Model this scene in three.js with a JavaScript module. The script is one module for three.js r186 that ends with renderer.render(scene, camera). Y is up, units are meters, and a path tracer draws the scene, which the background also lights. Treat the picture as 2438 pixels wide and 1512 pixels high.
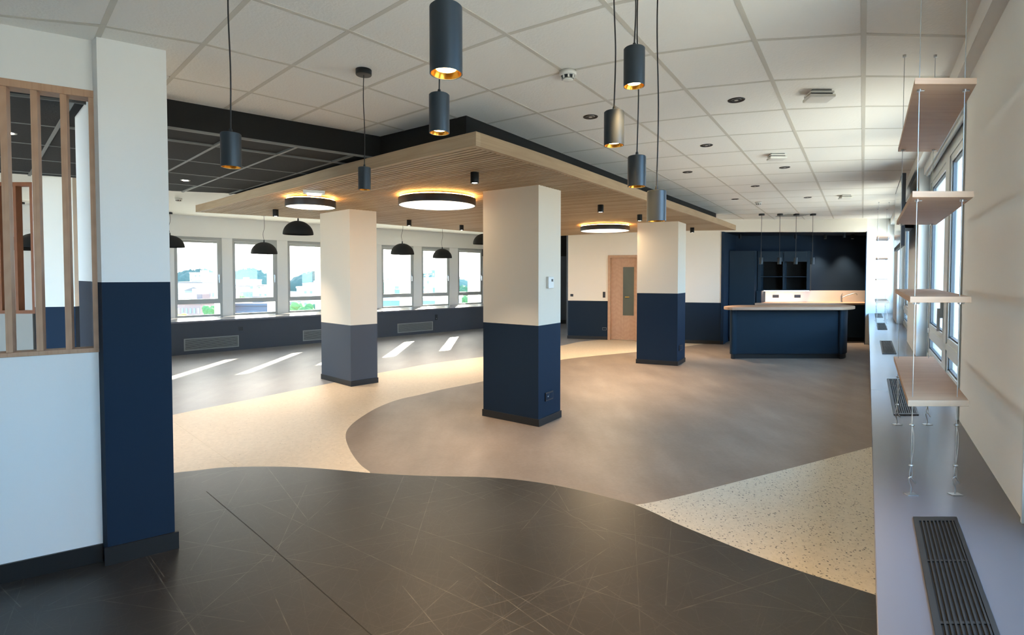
import * as THREE from 'three';
import { mergeGeometries } from 'three/addons/utils/BufferGeometryUtils.js';
import { RectAreaLightUniformsLib } from 'three/addons/lights/RectAreaLightUniformsLib.js';

// ------------------------------------------------------------------ camera, sky, sun, exposure
RectAreaLightUniformsLib.init();
const scene = new THREE.Scene();
const camera = new THREE.PerspectiveCamera(2 * Math.atan(756 / 1220) * 180 / Math.PI, 2438 / 1512, 0.05, 3000);
camera.position.set(0, 1.55, 0);
camera.rotation.x = -Math.atan(34 / 1220);
camera.setViewOffset(2438, 1512, 0, 67, 2438, 1512);
const renderer = new THREE.WebGLRenderer({ antialias: true });
renderer.toneMapping = THREE.LinearToneMapping;
renderer.toneMappingExposure = 4.8;
renderer.shadowMap.enabled = true;
const SUN_UP = 20 * Math.PI / 180;
const sunDir = new THREE.Vector3(-0.02, Math.sin(SUN_UP), -Math.cos(SUN_UP)).normalize();
{
  // hazy morning sky: white round the sun and along the horizon, pale blue away from it
  const W = 256, H = 128, d = new Float32Array(W * H * 4);
  for (let r = 0; r < H; r++) for (let c = 0; c < W; c++) {
    const up = ((r + 0.5) / H - 0.5) * Math.PI, az = ((c + 0.5) / W - 0.5) * 2 * Math.PI;
    const v = new THREE.Vector3(Math.cos(az) * Math.cos(up), Math.sin(up), Math.sin(az) * Math.cos(up));
    const glow = Math.pow(Math.max(0, v.dot(sunDir)), 1.6), haze = Math.exp(-Math.max(0, v.y) * 3.2);
    const blue = [0.76, 1.7, 2.95], white = [1.58, 2.4, 3.05], sunny = [3.5, 3.25, 2.95];
    for (let k = 0; k < 3; k++) d[(r * W + c) * 4 + k] = (blue[k] * (1 - haze * 0.55) + white[k] * haze * 0.55) * (1 - glow) + sunny[k] * glow;
    d[(r * W + c) * 4 + 3] = 1;
  }
  const sky = new THREE.DataTexture(d, W, H, THREE.RGBAFormat, THREE.FloatType);
  sky.mapping = THREE.EquirectangularReflectionMapping; sky.magFilter = sky.minFilter = THREE.LinearFilter; sky.needsUpdate = true;
  scene.background = sky;
}
const sun = new THREE.DirectionalLight(new THREE.Color(1.0, 0.9, 0.7), 14);
sun.name = 'sunlight'; sun.position.copy(sunDir).multiplyScalar(60); sun.target.position.set(0, 0, -8); scene.add(sun, sun.target);
sun.castShadow = true; Object.assign(sun.shadow.camera, { left: -20, right: 20, top: 20, bottom: -20, near: 1, far: 120 }); sun.shadow.mapSize.set(4096, 4096);

const LAMP_ROUND = 8;

// ------------------------------------------------------------------ helpers
let seed = 20240611;
const rnd = () => { seed |= 0; seed = seed + 0x6D2B79F5 | 0; let t = Math.imul(seed ^ seed >>> 15, 1 | seed); t = t + Math.imul(t ^ t >>> 7, 61 | t) ^ t; return ((t ^ t >>> 14) >>> 0) / 4294967296; };
const taken = {};
function numbered(n) { const k = taken[n] = (taken[n] ?? -1) + 1; return k ? n + '_' + String(k).padStart(3, '0') : n; }
function tag(o, label, category, group) { o.userData.label = label; o.userData.category = category; if (group) o.userData.group = group; return o; }
function shade(o) { o.traverse((m) => { if (m.isMesh) { m.castShadow = true; m.receiveShadow = true; } }); return o; }
function part(name, geos, mat, parent) {
  const list = [].concat(geos), g = list.length > 1 ? mergeGeometries(list.map((x) => x.index ? x.toNonIndexed() : x)) : list[0];
  const m = new THREE.Mesh(g, mat); m.name = name; m.castShadow = m.receiveShadow = true;
  if (parent) parent.add(m); else { m.name = numbered(name); scene.add(m); }
  return m;
}
function thing(name, label, category, at = [0, 0, 0], group) {
  const o = new THREE.Group(); o.name = numbered(name); o.position.set(...at); scene.add(o); return tag(o, label, category, group);
}
function setting(name) { const o = new THREE.Group(); o.name = name; o.userData.kind = 'structure'; scene.add(o); return o; }
// prism on a plan polygon [[x, z], ...] between two heights
function slab(poly, y0, y1, bevel = 0) {
  const s = new THREE.Shape(poly.map(([x, z]) => new THREE.Vector2(x, -z)));
  const g = new THREE.ExtrudeGeometry(s, { depth: y1 - y0 - 2 * bevel, bevelEnabled: bevel > 0, bevelThickness: bevel, bevelSize: bevel, bevelOffset: -bevel, bevelSegments: 2, steps: 1 });
  return g.rotateX(-Math.PI / 2).translate(0, y0 + bevel, 0);
}
function sheet(poly, y) { return new THREE.ShapeGeometry(new THREE.Shape(poly.map(([x, z]) => new THREE.Vector2(x, -z)))).rotateX(-Math.PI / 2).translate(0, y, 0); }
const add2 = (a, b, k = 1) => [a[0] + b[0] * k, a[1] + b[1] * k], sub2 = (a, b) => [a[0] - b[0], a[1] - b[1]], len2 = (a) => Math.hypot(a[0], a[1]);
const mix2 = (a, b, t) => [a[0] + (b[0] - a[0]) * t, a[1] + (b[1] - a[1]) * t];
// box on the plan line p -> q: along s0..s1 metres from p, across d0..d1 metres (positive to the left of the line, seen from above)
function along(p, q) {
  const L = len2(sub2(q, p)), e = [(q[0] - p[0]) / L, (q[1] - p[1]) / L], n = [e[1], -e[0]];
  const at = (s, d) => [p[0] + e[0] * s + n[0] * d, p[1] + e[1] * s + n[1] * d];
  const box = (s0, s1, d0, d1, y0, y1, bevel = 0) => slab([at(s0, d0), at(s1, d0), at(s1, d1), at(s0, d1)], y0, y1, bevel);
  return { L, e, n, at, box, turn: Math.atan2(-e[1], e[0]) };
}
// polyline ribbon of a given width
function ribbon(pts, w, y0, y1) {
  const l = [], r = [];
  pts.forEach((p, i) => { const a = pts[Math.max(0, i - 1)], b = pts[Math.min(pts.length - 1, i + 1)], t = sub2(b, a), L = len2(t), n = [t[1] / L * w / 2, -t[0] / L * w / 2]; l.push(add2(p, n)); r.push(add2(p, n, -1)); });
  return slab([...l, ...r.reverse()], y0, y1);
}
function smooth(pts, n) { return new THREE.CatmullRomCurve3(pts.map(([x, z]) => new THREE.Vector3(x, 0, z)), false, 'centripetal').getPoints(n).map((v) => [v.x, v.z]); }
function inside(p, poly) { let c = false; for (let i = 0, j = poly.length - 1; i < poly.length; j = i++) { const [xi, zi] = poly[i], [xj, zj] = poly[j]; if ((zi > p[1]) !== (zj > p[1]) && p[0] < (xj - xi) * (p[1] - zi) / (zj - zi) + xi) c = !c; } return c; }
function cyl(r0, r1, y0, y1, seg = 24, open = false) { return new THREE.CylinderGeometry(r1, r0, y1 - y0, seg, 1, open).translate(0, (y0 + y1) / 2, 0); }
function lathe(pts, seg = 32) { return new THREE.LatheGeometry(pts.map(([r, y]) => new THREE.Vector2(r, y)), seg); }
function tube(pts, r, seg = 24, rad = 6) { return new THREE.TubeGeometry(new THREE.CatmullRomCurve3(pts.map((p) => new THREE.Vector3(...p))), seg, r, rad); }
// the window side of the hall runs along its own axis: a metres down the hall, b metres across, set out from the end wall's skew
const SKEW = 0.6934;
const W = (a, b) => [b + SKEW * a, -a];
const wbox = (a0, a1, b0, b1, y0, y1, bevel = 0) => slab([W(a0, b0), W(a0, b1), W(a1, b1), W(a1, b0)], y0, y1, bevel);

// ------------------------------------------------------------------ textures and materials
function noiseField(n, cells, octaves = 4, stretch = 1) {          // periodic value noise, n x n, 0..1
  const f = new Float32Array(n * n); let amp = 1, total = 0;
  for (let o = 0; o < octaves; o++) {
    const cx = Math.max(1, Math.round(cells * 2 ** o)), cy = Math.max(1, Math.round(cells * stretch * 2 ** o)), g = new Float32Array(cx * cy).map(rnd);
    for (let y = 0; y < n; y++) for (let x = 0; x < n; x++) {
      const u = x / n * cx, v = y / n * cy, i = Math.floor(u), j = Math.floor(v); let a = u - i, b = v - j; a = a * a * (3 - 2 * a); b = b * b * (3 - 2 * b);
      const q = (p, r) => g[(r % cy) * cx + p % cx];
      f[y * n + x] += amp * ((q(i, j) * (1 - a) + q(i + 1, j) * a) * (1 - b) + (q(i, j + 1) * (1 - a) + q(i + 1, j + 1) * a) * b);
    }
    total += amp; amp *= 0.5;
  }
  return f.map((v) => v / total);
}
function texture(n, metres, fill) {                                // fill(i, x, y) -> [r, g, b] sRGB 0..255
  const d = new Uint8Array(n * n * 4);
  for (let y = 0; y < n; y++) for (let x = 0; x < n; x++) { const c = fill(y * n + x, x, y); for (let k = 0; k < 3; k++) d[(y * n + x) * 4 + k] = Math.max(0, Math.min(255, c[k])); d[(y * n + x) * 4 + 3] = 255; }
  const t = new THREE.DataTexture(d, n, n); t.colorSpace = THREE.SRGBColorSpace; t.wrapS = t.wrapT = THREE.RepeatWrapping; t.magFilter = THREE.LinearFilter; t.minFilter = THREE.LinearMipmapLinearFilter; t.generateMipmaps = true;
  t.repeat.set(1 / metres, 1 / metres); t.needsUpdate = true; return t;
}
function heights(n, metres, field) {
  const d = new Uint8Array(n * n * 4); for (let i = 0; i < n * n; i++) { d[i * 4] = d[i * 4 + 1] = d[i * 4 + 2] = field[i] * 255; d[i * 4 + 3] = 255; }
  const t = new THREE.DataTexture(d, n, n); t.wrapS = t.wrapT = THREE.RepeatWrapping; t.magFilter = THREE.LinearFilter; t.repeat.set(1 / metres, 1 / metres); t.needsUpdate = true; return t;
}
const mat = (hex, roughness = 0.8, more = {}) => new THREE.MeshStandardMaterial({ color: hex, roughness, ...more });
const lerp3 = (a, b, t) => [a[0] + (b[0] - a[0]) * t, a[1] + (b[1] - a[1]) * t, a[2] + (b[2] - a[2]) * t];

const nA = noiseField(512, 6, 5), nFine = noiseField(512, 60, 3);
const paintBump = heights(512, 0.5, nFine);
function wood(a, b, c, metres, turned = false) {
  const n = 512, g1 = noiseField(n, 2, 4, 24), g2 = noiseField(n, 3, 3, 60), w = noiseField(n, 2, 3, 4);
  return texture(n, metres, (i, x, y) => { const k = turned ? x * n + y : i; const s = Math.sin((y / n * 14 + w[k] * 5) * Math.PI) * 0.5 + 0.5; return lerp3(lerp3(a, b, g1[k] * 0.6 + s * 0.4), c, Math.max(0, g2[k] - 0.55) * 1.6); });
}
const M = {
  white: mat(0xeceae4, 0.75, { bumpMap: paintBump, bumpScale: 0.00015 }),
  warmWhite: mat(0xede6d8, 0.8, { bumpMap: paintBump, bumpScale: 0.00015 }),
  cream: mat(0xe0d4c0, 0.8, { bumpMap: paintBump, bumpScale: 0.00015 }),
  navy: new THREE.MeshPhysicalMaterial({ color: 0x16283a, roughness: 0.75, specularIntensity: 0.5, bumpMap: paintBump, bumpScale: 0.00015 }),
  laminate: new THREE.MeshPhysicalMaterial({ color: 0x172733, roughness: 0.7, specularIntensity: 0.5 }),
  slate: mat(0x454a52, 0.7, { bumpMap: paintBump, bumpScale: 0.00015 }),
  taupePaint: mat(0x9a9084, 0.8),
  plinth: mat(0x1d1c1b, 0.5),
  black: mat(0x131312, 0.85),
  blackMetal: mat(0x1e2326, 0.42, { metalness: 0.25 }),
  graphite: mat(0x2f363b, 0.42, { metalness: 0.4 }),
  socket: mat(0x24262a, 0.4),
  grey: mat(0x8f928e, 0.5),
  frameGrey: mat(0xb2b3ae, 0.45),
  frameWhite: mat(0xd8dad6, 0.4),
  gasket: mat(0x22282c, 0.6),
  gridBar: mat(0xd2cdc0, 0.6),
  gridBlack: mat(0x747470, 0.5),
  plastic: mat(0xe2dfd6, 0.45),
  steel: mat(0xc9ccce, 0.28, { metalness: 0.95 }),
  sill: mat(0x6b6a70, 0.24),
  casing: mat(0xd8d3cd, 0.6),
  gold: new THREE.MeshStandardMaterial({ color: 0xd99a3a, roughness: 0.22, metalness: 1 }),
  glass: new THREE.MeshPhysicalMaterial({ color: 0xffffff, roughness: 0.02, transmission: 1, thickness: 0, ior: 1.5 }),
  solarGlass: new THREE.MeshPhysicalMaterial({ color: 0xf6f7f4, roughness: 0.02, transmission: 1, thickness: 0, ior: 1.5 }),
  tint: new THREE.MeshPhysicalMaterial({ color: 0x8a9084, roughness: 0.1, transmission: 0.55, thickness: 0, ior: 1.5 }),
  screen: mat(0x0c0d0f, 0.12),
  concrete: mat(0x98938a, 0.9),
};
const glow = (color, k) => new THREE.MeshStandardMaterial({ color: 0x222222, emissive: new THREE.Color(...color), emissiveIntensity: k, roughness: 0.5 });
M.bulb = glow([1.0, 0.66, 0.26], 14); M.disc = glow([1.0, 0.84, 0.58], 0.75); M.halo = glow([1.0, 0.5, 0.14], 16); M.spotBulb = glow([1.0, 0.85, 0.68], 8); M.led = glow([1.0, 0.78, 0.6], 9); M.emergency = glow([0.8, 0.88, 1.0], 1.6);
M.tile = mat(0xf1eee6, 0.9, { bumpMap: heights(512, 0.6, nFine), bumpScale: 0.0012 });
M.blackTile = mat(0x1c1b19, 0.92, { bumpMap: heights(512, 0.6, nFine), bumpScale: 0.0012 });
const oakTex = wood([188, 165, 134], [174, 149, 118], [152, 126, 98], 1.2), beechTex = wood([190, 154, 124], [178, 141, 112], [160, 122, 94], 0.8), beechUp = wood([196, 158, 127], [182, 143, 113], [164, 124, 95], 0.8, true);
M.oak = mat(0xffffff, 0.6, { map: oakTex }); M.oakA = mat(0xf4f0ea, 0.6, { map: oakTex }); M.oakB = mat(0xe9e2d8, 0.6, { map: oakTex });
M.oakDark = mat(0x120e0b, 0.95);
M.beech = mat(0xffffff, 0.5, { map: beechTex }); M.beechUp = mat(0xffffff, 0.5, { map: beechUp });
M.screenWood = mat(0xb0825f, 0.6, { map: beechUp });
{ // vinyl floors
  const n = 1024, m1 = noiseField(n, 4, 6), m2 = noiseField(n, 10, 5, 0.25), m3 = noiseField(n, 90, 2);
  const mottle = (a, b) => texture(n, 1.6, (i) => lerp3(a, b, Math.min(1, Math.max(0, (m1[i] * 0.4 + m2[i] * 0.45 + m3[i] * 0.15 - 0.5) * 2.1 + 0.5))));
  M.floorTaupe = mat(0xffffff, 0.48, { map: mottle([148, 132, 118], [122, 107, 95]) });
  M.floorGrey = mat(0xffffff, 0.44, { map: mottle([142, 143, 147], [124, 125, 130]) });
  const specks = (count, r0, r1, tones, base, metres, size) => {
    const px = new Float32Array(size * size * 3); for (let i = 0; i < size * size; i++) { const t = m3[(i % size % n) + (Math.floor(i / size) % n) * n] - 0.5; for (let k = 0; k < 3; k++) px[i * 3 + k] = base[k] + t * 14; }
    for (let s = 0; s < count; s++) {
      const cx = rnd() * size, cy = rnd() * size, r = r0 + (r1 - r0) * rnd() ** 2, tone = tones[Math.floor(rnd() * tones.length)], el = 0.6 + rnd() * 0.8, rot = rnd() * 3.14;
      for (let y = -Math.ceil(r * 1.5); y <= r * 1.5; y++) for (let x = -Math.ceil(r * 1.5); x <= r * 1.5; x++) {
        const u = (x * Math.cos(rot) + y * Math.sin(rot)) / el, v = (-x * Math.sin(rot) + y * Math.cos(rot)) * el, k = Math.max(0, Math.min(1, r - Math.hypot(u, v) + 0.5));
        if (k > 0) { const i = (((Math.floor(cy) + y + size) % size) * size + (Math.floor(cx) + x + size) % size) * 3; for (let c = 0; c < 3; c++) px[i + c] += (tone[c] - px[i + c]) * k; }
      }
    }
    return texture(size, metres, (i) => [px[i * 3], px[i * 3 + 1], px[i * 3 + 2]]);
  };
  M.floorCream = mat(0xffffff, 0.5, { map: specks(700, 0.8, 2.2, [[160, 140, 118], [196, 176, 150], [130, 116, 100]], [214, 196, 171], 2, 1024) });
  M.floorSpeckle = mat(0xffffff, 0.42, { map: specks(5200, 0.9, 3.4, [[70, 68, 64], [96, 92, 84], [140, 132, 118], [168, 160, 144]], [206, 196, 176], 1.6, 1024) });
  // dark vinyl with a print of fine crossing scratch lines
  const S = 2048, ink = new Float32Array(S * S), dk = noiseField(512, 8, 5);
  const scratch = (x, y, ang, L, w, k) => { const dx = Math.cos(ang), dy = Math.sin(ang); for (let t = 0; t < L; t += 0.7) { const px = x + dx * t, py = y + dy * t, fade = k * (0.75 + 0.25 * Math.sin(t * 0.05 + x)); for (let o = -2; o <= 2; o++) { const qx = px - dy * o, qy = py + dx * o, a = Math.max(0, 1 - Math.abs(o) / w) * fade, i = ((Math.floor(qy) % S + S) % S) * S + (Math.floor(qx) % S + S) % S; if (a > ink[i]) ink[i] = a; } } };
  for (let i = 0; i < 1300; i++) scratch(rnd() * S, rnd() * S, rnd() * Math.PI, 120 + rnd() * 700, 1.3, 0.05 + rnd() * 0.15);
  for (let i = 0; i < 52; i++) scratch(rnd() * S, rnd() * S, rnd() * Math.PI, 500 + rnd() * 1100, 2.2, 0.3 + rnd() * 0.3);
  M.floorDark = new THREE.MeshPhysicalMaterial({ roughness: 0.42, ior: 1.62, map: texture(S, 2.9, (i, x, y) => { const b = 30 + (dk[(y >> 2) * 512 + (x >> 2)] - 0.5) * 18; return lerp3([b, b * 0.985, b * 0.96], [172, 166, 152], ink[i]); }) });
}

// ------------------------------------------------------------------ floor
const HC = 2.79, HB = 2.585;                                          // white ceiling, black dropped ceiling
const outline = [[-12.4, -6.3], [-0.6, -16.8], [2.0, -16.8], [2.2, -13.2], [9.4, -13.2], W(12.6, 0.95), W(0.6, 0.95), [1.37, 5], [-3.4, 5], [-3.4, 0.5], [-8, 0.5]];
{
  const floor = setting('floor');
  part('floor_slab', slab(outline, -0.25, -0.01), M.slate, floor);
  const E1 = smooth([[-3.128, -3.527], [-2.902, -3.811], [-2.65, -3.975], [-2.498, -4.027], [-2.361, -4.08], [-2.204, -4.102], [-1.969, -4.107], [-1.761, -4.098], [-1.473, -4.053], [-1.098, -3.971], [-0.844, -3.933], [-0.547, -3.908], [-0.222, -3.891], [0.003, -3.851], [0.222, -3.78], [0.401, -3.697], [0.597, -3.582], [0.727, -3.494], [0.838, -3.41], [0.933, -3.294], [1.026, -3.159], [1.153, -3.009], [1.318, -2.824], [1.502, -2.649], [1.648, -2.532], [1.783, -2.427]], 120), E2 = smooth([[0.838, -3.41], [1.113, -3.521], [1.67, -3.795], [2.321, -4.116], [3.335, -4.63]], 20), E3 = smooth([[-1.098, -3.971], [-1.229, -4.134], [-1.39, -4.41], [-1.523, -4.688], [-1.595, -4.872], [-1.647, -5.072], [-1.664, -5.288], [-1.643, -5.572], [-1.57, -5.965], [-1.409, -6.35], [-1.192, -6.597], [-0.96, -6.889], [-0.702, -7.153], [-0.423, -7.437], [0.142, -8.221], [0.883, -9.325], [1.713, -9.865], [2.508, -10.298], [3.18, -10.709], [3.767, -11.089], [4.232, -11.461], [4.633, -11.711]], 110), E4 = smooth([[-4.351, -4.539], [-4.147, -4.924], [-3.98, -5.243], [-3.755, -5.657], [-3.549, -5.965], [-3.263, -6.359], [-2.983, -6.774], [-2.574, -7.349], [-2.11, -8.079], [-1.815, -8.443], [-1.477, -8.884], [-0.542, -9.687], [0.179, -10.355], [1.08, -11.221], [1.56, -11.859], [1.915, -12.127], [2.341, -12.49]], 60);
  const near = (c, p) => c.reduce((b, q, i) => len2(sub2(q, p)) < len2(sub2(c[b], p)) ? i : b, 0);
  const iA = near(E1, E3[0]), iB = near(E1, E2[0]); E3[0] = E1[iA]; E2[0] = E1[iB];
  const zone = (name, poly, m) => part(name, slab(poly, -0.012, 0), m, floor);
  zone('dark_vinyl_zone', [...E1, W(0.6, 0.15), [0.6, 5], [-3.4, 5], [-3.4, 0.5], [-4.5, -0.5], [-3.6, -3.0]], M.floorDark);
  zone('speckled_vinyl_zone', [...E1.slice(iB), ...E2.slice().reverse()], M.floorSpeckle);
  zone('taupe_vinyl_zone', [...E1.slice(iA, iB + 1), ...E2.slice(1), W(12.5, 0.15), [4.9, -12.8], ...E3.slice(1).reverse()], M.floorTaupe);
  zone('cream_vinyl_zone', [...E1.slice(0, iA + 1), ...E3.slice(1), [4.7, -12.6], ...E4.slice().reverse()], M.floorCream);
  zone('grey_vinyl_zone', [...E4, [4.6, -12.7], [2.0, -16.7], [-0.6, -16.7], [-12.3, -6.3], [-8, 0.4], [-4.5, -0.5], [-3.6, -3.0], E1[0]], M.floorGrey);
  part('weld_seam', ribbon([[-3.562, -5.364], [-2.216, -4.098]], 0.006, -0.004, 0.0012), M.floorCream, floor);
  part('weld_seam', ribbon([[-2.189, -3.631], [-1.491, -2.994], [-0.604, -2.165]], 0.0035, -0.004, 0.0012), M.plinth, floor);
}

// ------------------------------------------------------------------ ceilings
const edge = [[-2.778, -3.362], [-2.41, -3.657], [-1.18, -4.622], [-0.356, -4.019], [0.329, -4.998], [1.549, -6.763], [4.101, -10.334]];
const soffitPlan = [add2(edge[1], sub2(edge[1], edge[2]), 0.155), edge[1], edge[2], edge[3], edge[4], edge[5], edge[6], [1.0, -10.0], ...[[-3.67, -6.576], [-4.231, -6.411], [-4.698, -5.547]], [-6.4, -4.7], [-6.7, -3.2], [-3.3, -2.15], [-2.63, -2.62], [-2.27, -2.83], [-2.36, -3.3]];
{
  const ceiling = setting('ceiling');
  part('roof_slab', slab(outline, HC + 0.08, HC + 0.35), M.white, ceiling);
  part('plenum_board', slab(outline, HC + 0.02, HC + 0.03), M.tile, ceiling);
  const nodes = [
  [[1.222,-0.579],[1.086,-0.752],[1.338,-1.164],[1.67,-1.651],[2.026,-2.167],[2.394,-2.699],[2.77,-3.243],[3.153,-3.796],[3.541,-4.358],[3.935,-4.928],[4.334,-5.506],[4.738,-6.091],[5.148,-6.684],[5.562,-7.285],[5.982,-7.894],[6.408,-8.51],[6.839,-9.135],[7.275,-9.767],[7.717,-10.408],[8.165,-11.057]],
  [[0.079,-0.116],[0.318,-0.497],[0.686,-1.03],[1.057,-1.571],[1.431,-2.119],[1.81,-2.673],[2.194,-3.234],[2.582,-3.801],[2.975,-4.375],[3.372,-4.957],[3.774,-5.545],[4.181,-6.141],[4.594,-6.744],[5.011,-7.355],[5.434,-7.973],[5.862,-8.6],[6.295,-9.234],[6.734,-9.876],[7.179,-10.526],[7.629,-11.185]],
  [[-0.487,-0.514],[-0.114,-0.704],[0.205,-1.149],[0.551,-1.66],[0.912,-2.195],[1.282,-2.744],[1.66,-3.304],[2.044,-3.873],[2.434,-4.451],[2.83,-5.036],[3.231,-5.629],[3.638,-6.231],[4.05,-6.84],[4.468,-7.457],[4.891,-8.082],[5.319,-8.716],[5.754,-9.357],[6.194,-10.008],[6.64,-10.666],[7.092,-11.334]],
  [[-1.0,-1.019],[-0.573,-1.142],[-0.238,-1.466],[0.092,-1.9],[0.435,-2.39],[0.791,-2.912],[1.157,-3.455],[1.533,-4.013],[1.916,-4.584],[2.306,-5.167],[2.703,-5.759],[3.106,-6.361],[3.516,-6.972],[3.931,-7.592],[4.353,-8.221],[4.781,-8.86],[5.214,-9.507],[5.654,-10.163],[6.1,-10.828],[6.552,-11.502]],
  [[-1.499,-1.515],[-1.06,-1.622],[-0.698,-1.877],[-0.363,-2.242],[-0.027,-2.678],[0.318,-3.162],[0.674,-3.677],[1.039,-4.216],[1.413,-4.774],[1.796,-5.347],[2.187,-5.933],[2.585,-6.531],[2.99,-7.141],[3.402,-7.761],[3.82,-8.391],[4.245,-9.031],[4.677,-9.681],[5.115,-10.342],[5.56,-11.012],[6.011,-11.691]],
  [[-1.988,-2.001],[-1.55,-2.106],[-1.173,-2.325],[-0.827,-2.64],[-0.49,-3.03],[-0.149,-3.475],[0.198,-3.959],[0.555,-4.474],[0.921,-5.014],[1.296,-5.573],[1.68,-6.149],[2.071,-6.739],[2.471,-7.344],[2.878,-7.961],[3.292,-8.59],[3.713,-9.23],[4.142,-9.881],[4.577,-10.544],[5.02,-11.217],[5.469,-11.901]],
  [[-2.465,-2.476],[-2.037,-2.586],[-1.654,-2.786],[-1.299,-3.069],[-0.958,-3.423],[-0.619,-3.833],[-0.275,-4.287],[0.075,-4.777],[0.434,-5.296],[0.802,-5.839],[1.178,-6.402],[1.563,-6.983],[1.956,-7.58],[2.357,-8.191],[2.767,-8.817],[3.183,-9.455],[3.608,-10.106],[4.04,-10.769],[4.479,-11.443],[4.926,-12.13]],
  [[-2.933,-2.941],[-2.516,-3.059],[-2.133,-3.25],[-1.775,-3.512],[-1.431,-3.839],[-1.091,-4.221],[-0.75,-4.649],[-0.404,-5.115],[-0.051,-5.613],[0.31,-6.139],[0.68,-6.687],[1.058,-7.257],[1.445,-7.845],[1.84,-8.449],[2.244,-9.069],[2.656,-9.704],[3.075,-10.353],[3.503,-11.015],[3.938,-11.69],[4.381,-12.378]],
  [[-3.39,-3.396],[-2.987,-3.522],[-2.609,-3.711],[-2.251,-3.961],[-1.905,-4.268],[-1.565,-4.629],[-1.226,-5.034],[-0.883,-5.479],[-0.535,-5.958],[-0.18,-6.467],[0.184,-7.001],[0.556,-7.558],[0.936,-8.136],[1.325,-8.732],[1.723,-9.346],[2.129,-9.976],[2.543,-10.621],[2.966,-11.281],[3.397,-11.956],[3.836,-12.644]],
  [[-3.838,-3.842],[-3.449,-3.977],[-3.078,-4.166],[-2.723,-4.409],[-2.379,-4.704],[-2.04,-5.048],[-1.703,-5.435],[-1.363,-5.862],[-1.019,-6.324],[-0.669,-6.817],[-0.311,-7.337],[0.055,-7.882],[0.429,-8.449],[0.812,-9.037],[1.204,-9.644],[1.604,-10.268],[2.012,-10.909],[2.43,-11.566],[2.856,-12.239],[3.29,-12.927]],
  [[-4.276,-4.278],[-3.901,-4.423],[-3.54,-4.615],[-3.191,-4.854],[-2.85,-5.141],[-2.514,-5.473],[-2.179,-5.847],[-1.843,-6.259],[-1.503,-6.706],[-1.158,-7.185],[-0.805,-7.692],[-0.445,-8.225],[-0.077,-8.782],[0.3,-9.361],[0.685,-9.96],[1.079,-10.578],[1.482,-11.215],[1.894,-11.868],[2.314,-12.538],[2.743,-13.225]],
  [[-4.705,-4.706],[-4.345,-4.86],[-3.995,-5.056],[-3.653,-5.295],[-3.317,-5.577],[-2.985,-5.9],[-2.654,-6.264],[-2.322,-6.664],[-1.986,-7.098],[-1.645,-7.565],[-1.298,-8.06],[-0.944,-8.583],[-0.582,-9.13],[-0.212,-9.7],[0.168,-10.292],[0.555,-10.904],[0.952,-11.535],[1.358,-12.185],[1.772,-12.852],[2.196,-13.536]],
  [[-5.126,-5.124],[-4.78,-5.288],[-4.441,-5.49],[-4.107,-5.73],[-3.778,-6.009],[-3.452,-6.327],[-3.126,-6.682],[-2.798,-7.073],[-2.467,-7.498],[-2.132,-7.954],[-1.79,-8.439],[-1.442,-8.952],[-1.086,-9.49],[-0.722,-10.052],[-0.349,-10.637],[0.033,-11.242],[0.423,-11.869],[0.822,-12.514],[1.231,-13.178],[1.648,-13.861]],
  [[-5.538,-5.534],[-5.206,-5.708],[-4.879,-5.915],[-4.555,-6.158],[-4.233,-6.437],[-3.913,-6.751],[-3.593,-7.101],[-3.271,-7.485],[-2.946,-7.902],[-2.616,-8.349],[-2.28,-8.826],[-1.938,-9.33],[-1.588,-9.86],[-1.23,-10.414],[-0.864,-10.992],[-0.489,-11.592],[-0.105,-12.213],[0.288,-12.854],[0.69,-13.515],[1.101,-14.195]],
  [[-5.942,-5.936],[-5.624,-6.119],[-5.309,-6.332],[-4.995,-6.579],[-4.682,-6.858],[-4.369,-7.171],[-4.056,-7.518],[-3.74,-7.897],[-3.42,-8.307],[-3.097,-8.747],[-2.767,-9.217],[-2.431,-9.714],[-2.088,-10.236],[-1.736,-10.784],[-1.377,-11.356],[-1.009,-11.95],[-0.632,-12.567],[-0.246,-13.204],[0.149,-13.862],[0.554,-14.539]]
];
  const hall = [...outline];
  const ok = (p) => p[1] < -1.15 && p[1] > -15 && Math.abs(p[0]) < 1.35 * -p[1] + 0.6 && p[0] < 0.62 + SKEW * -p[1];
  for (let i = 0; i < nodes.length - 1; i++) for (let j = 0; j < nodes[0].length - 1; j++) {
    const q = [nodes[i][j], nodes[i + 1][j], nodes[i + 1][j + 1], nodes[i][j + 1]];
    if (!q.every(ok) || q.every((p) => inside(p, soffitPlan))) continue;
    if (!q.some((p) => p[1] > -11.75)) continue;
    const c = mix2(mix2(q[0], q[2], 0.5), mix2(q[1], q[3], 0.5), 0.5);
    part('ceiling_tile', slab(q.map((p) => { const t = sub2(c, p), L = len2(t); return add2(p, t, 0.015 / L); }), HC, HC + 0.015), M.tile, ceiling);
  }
  const line = (pts) => { let run = []; const out = []; for (const p of pts) { if (ok(p) && p[1] > -12.2 && !(inside(p, soffitPlan) && out.length === 0 && run.length === 0)) run.push(p); else { if (run.length > 1) out.push(run); run = []; } } if (run.length > 1) out.push(run); return out; };
  for (const r of nodes) for (const run of line(r)) part('grid_bar', ribbon(run, 0.024, HC - 0.002, HC + 0.02), M.gridBar, ceiling);
  for (let j = 0; j < nodes[0].length; j++) for (const run of line(nodes.map((r) => r[j]))) part('grid_bar', ribbon(run, 0.024, HC - 0.001, HC + 0.018), M.gridBar, ceiling);
  // black dropped ceiling with its fascia, tiles and bars
  const low = setting('ceiling_black');
  part('fascia', slab(soffitPlan, HB + 0.012, HC + 0.015), M.black, low);
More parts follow.
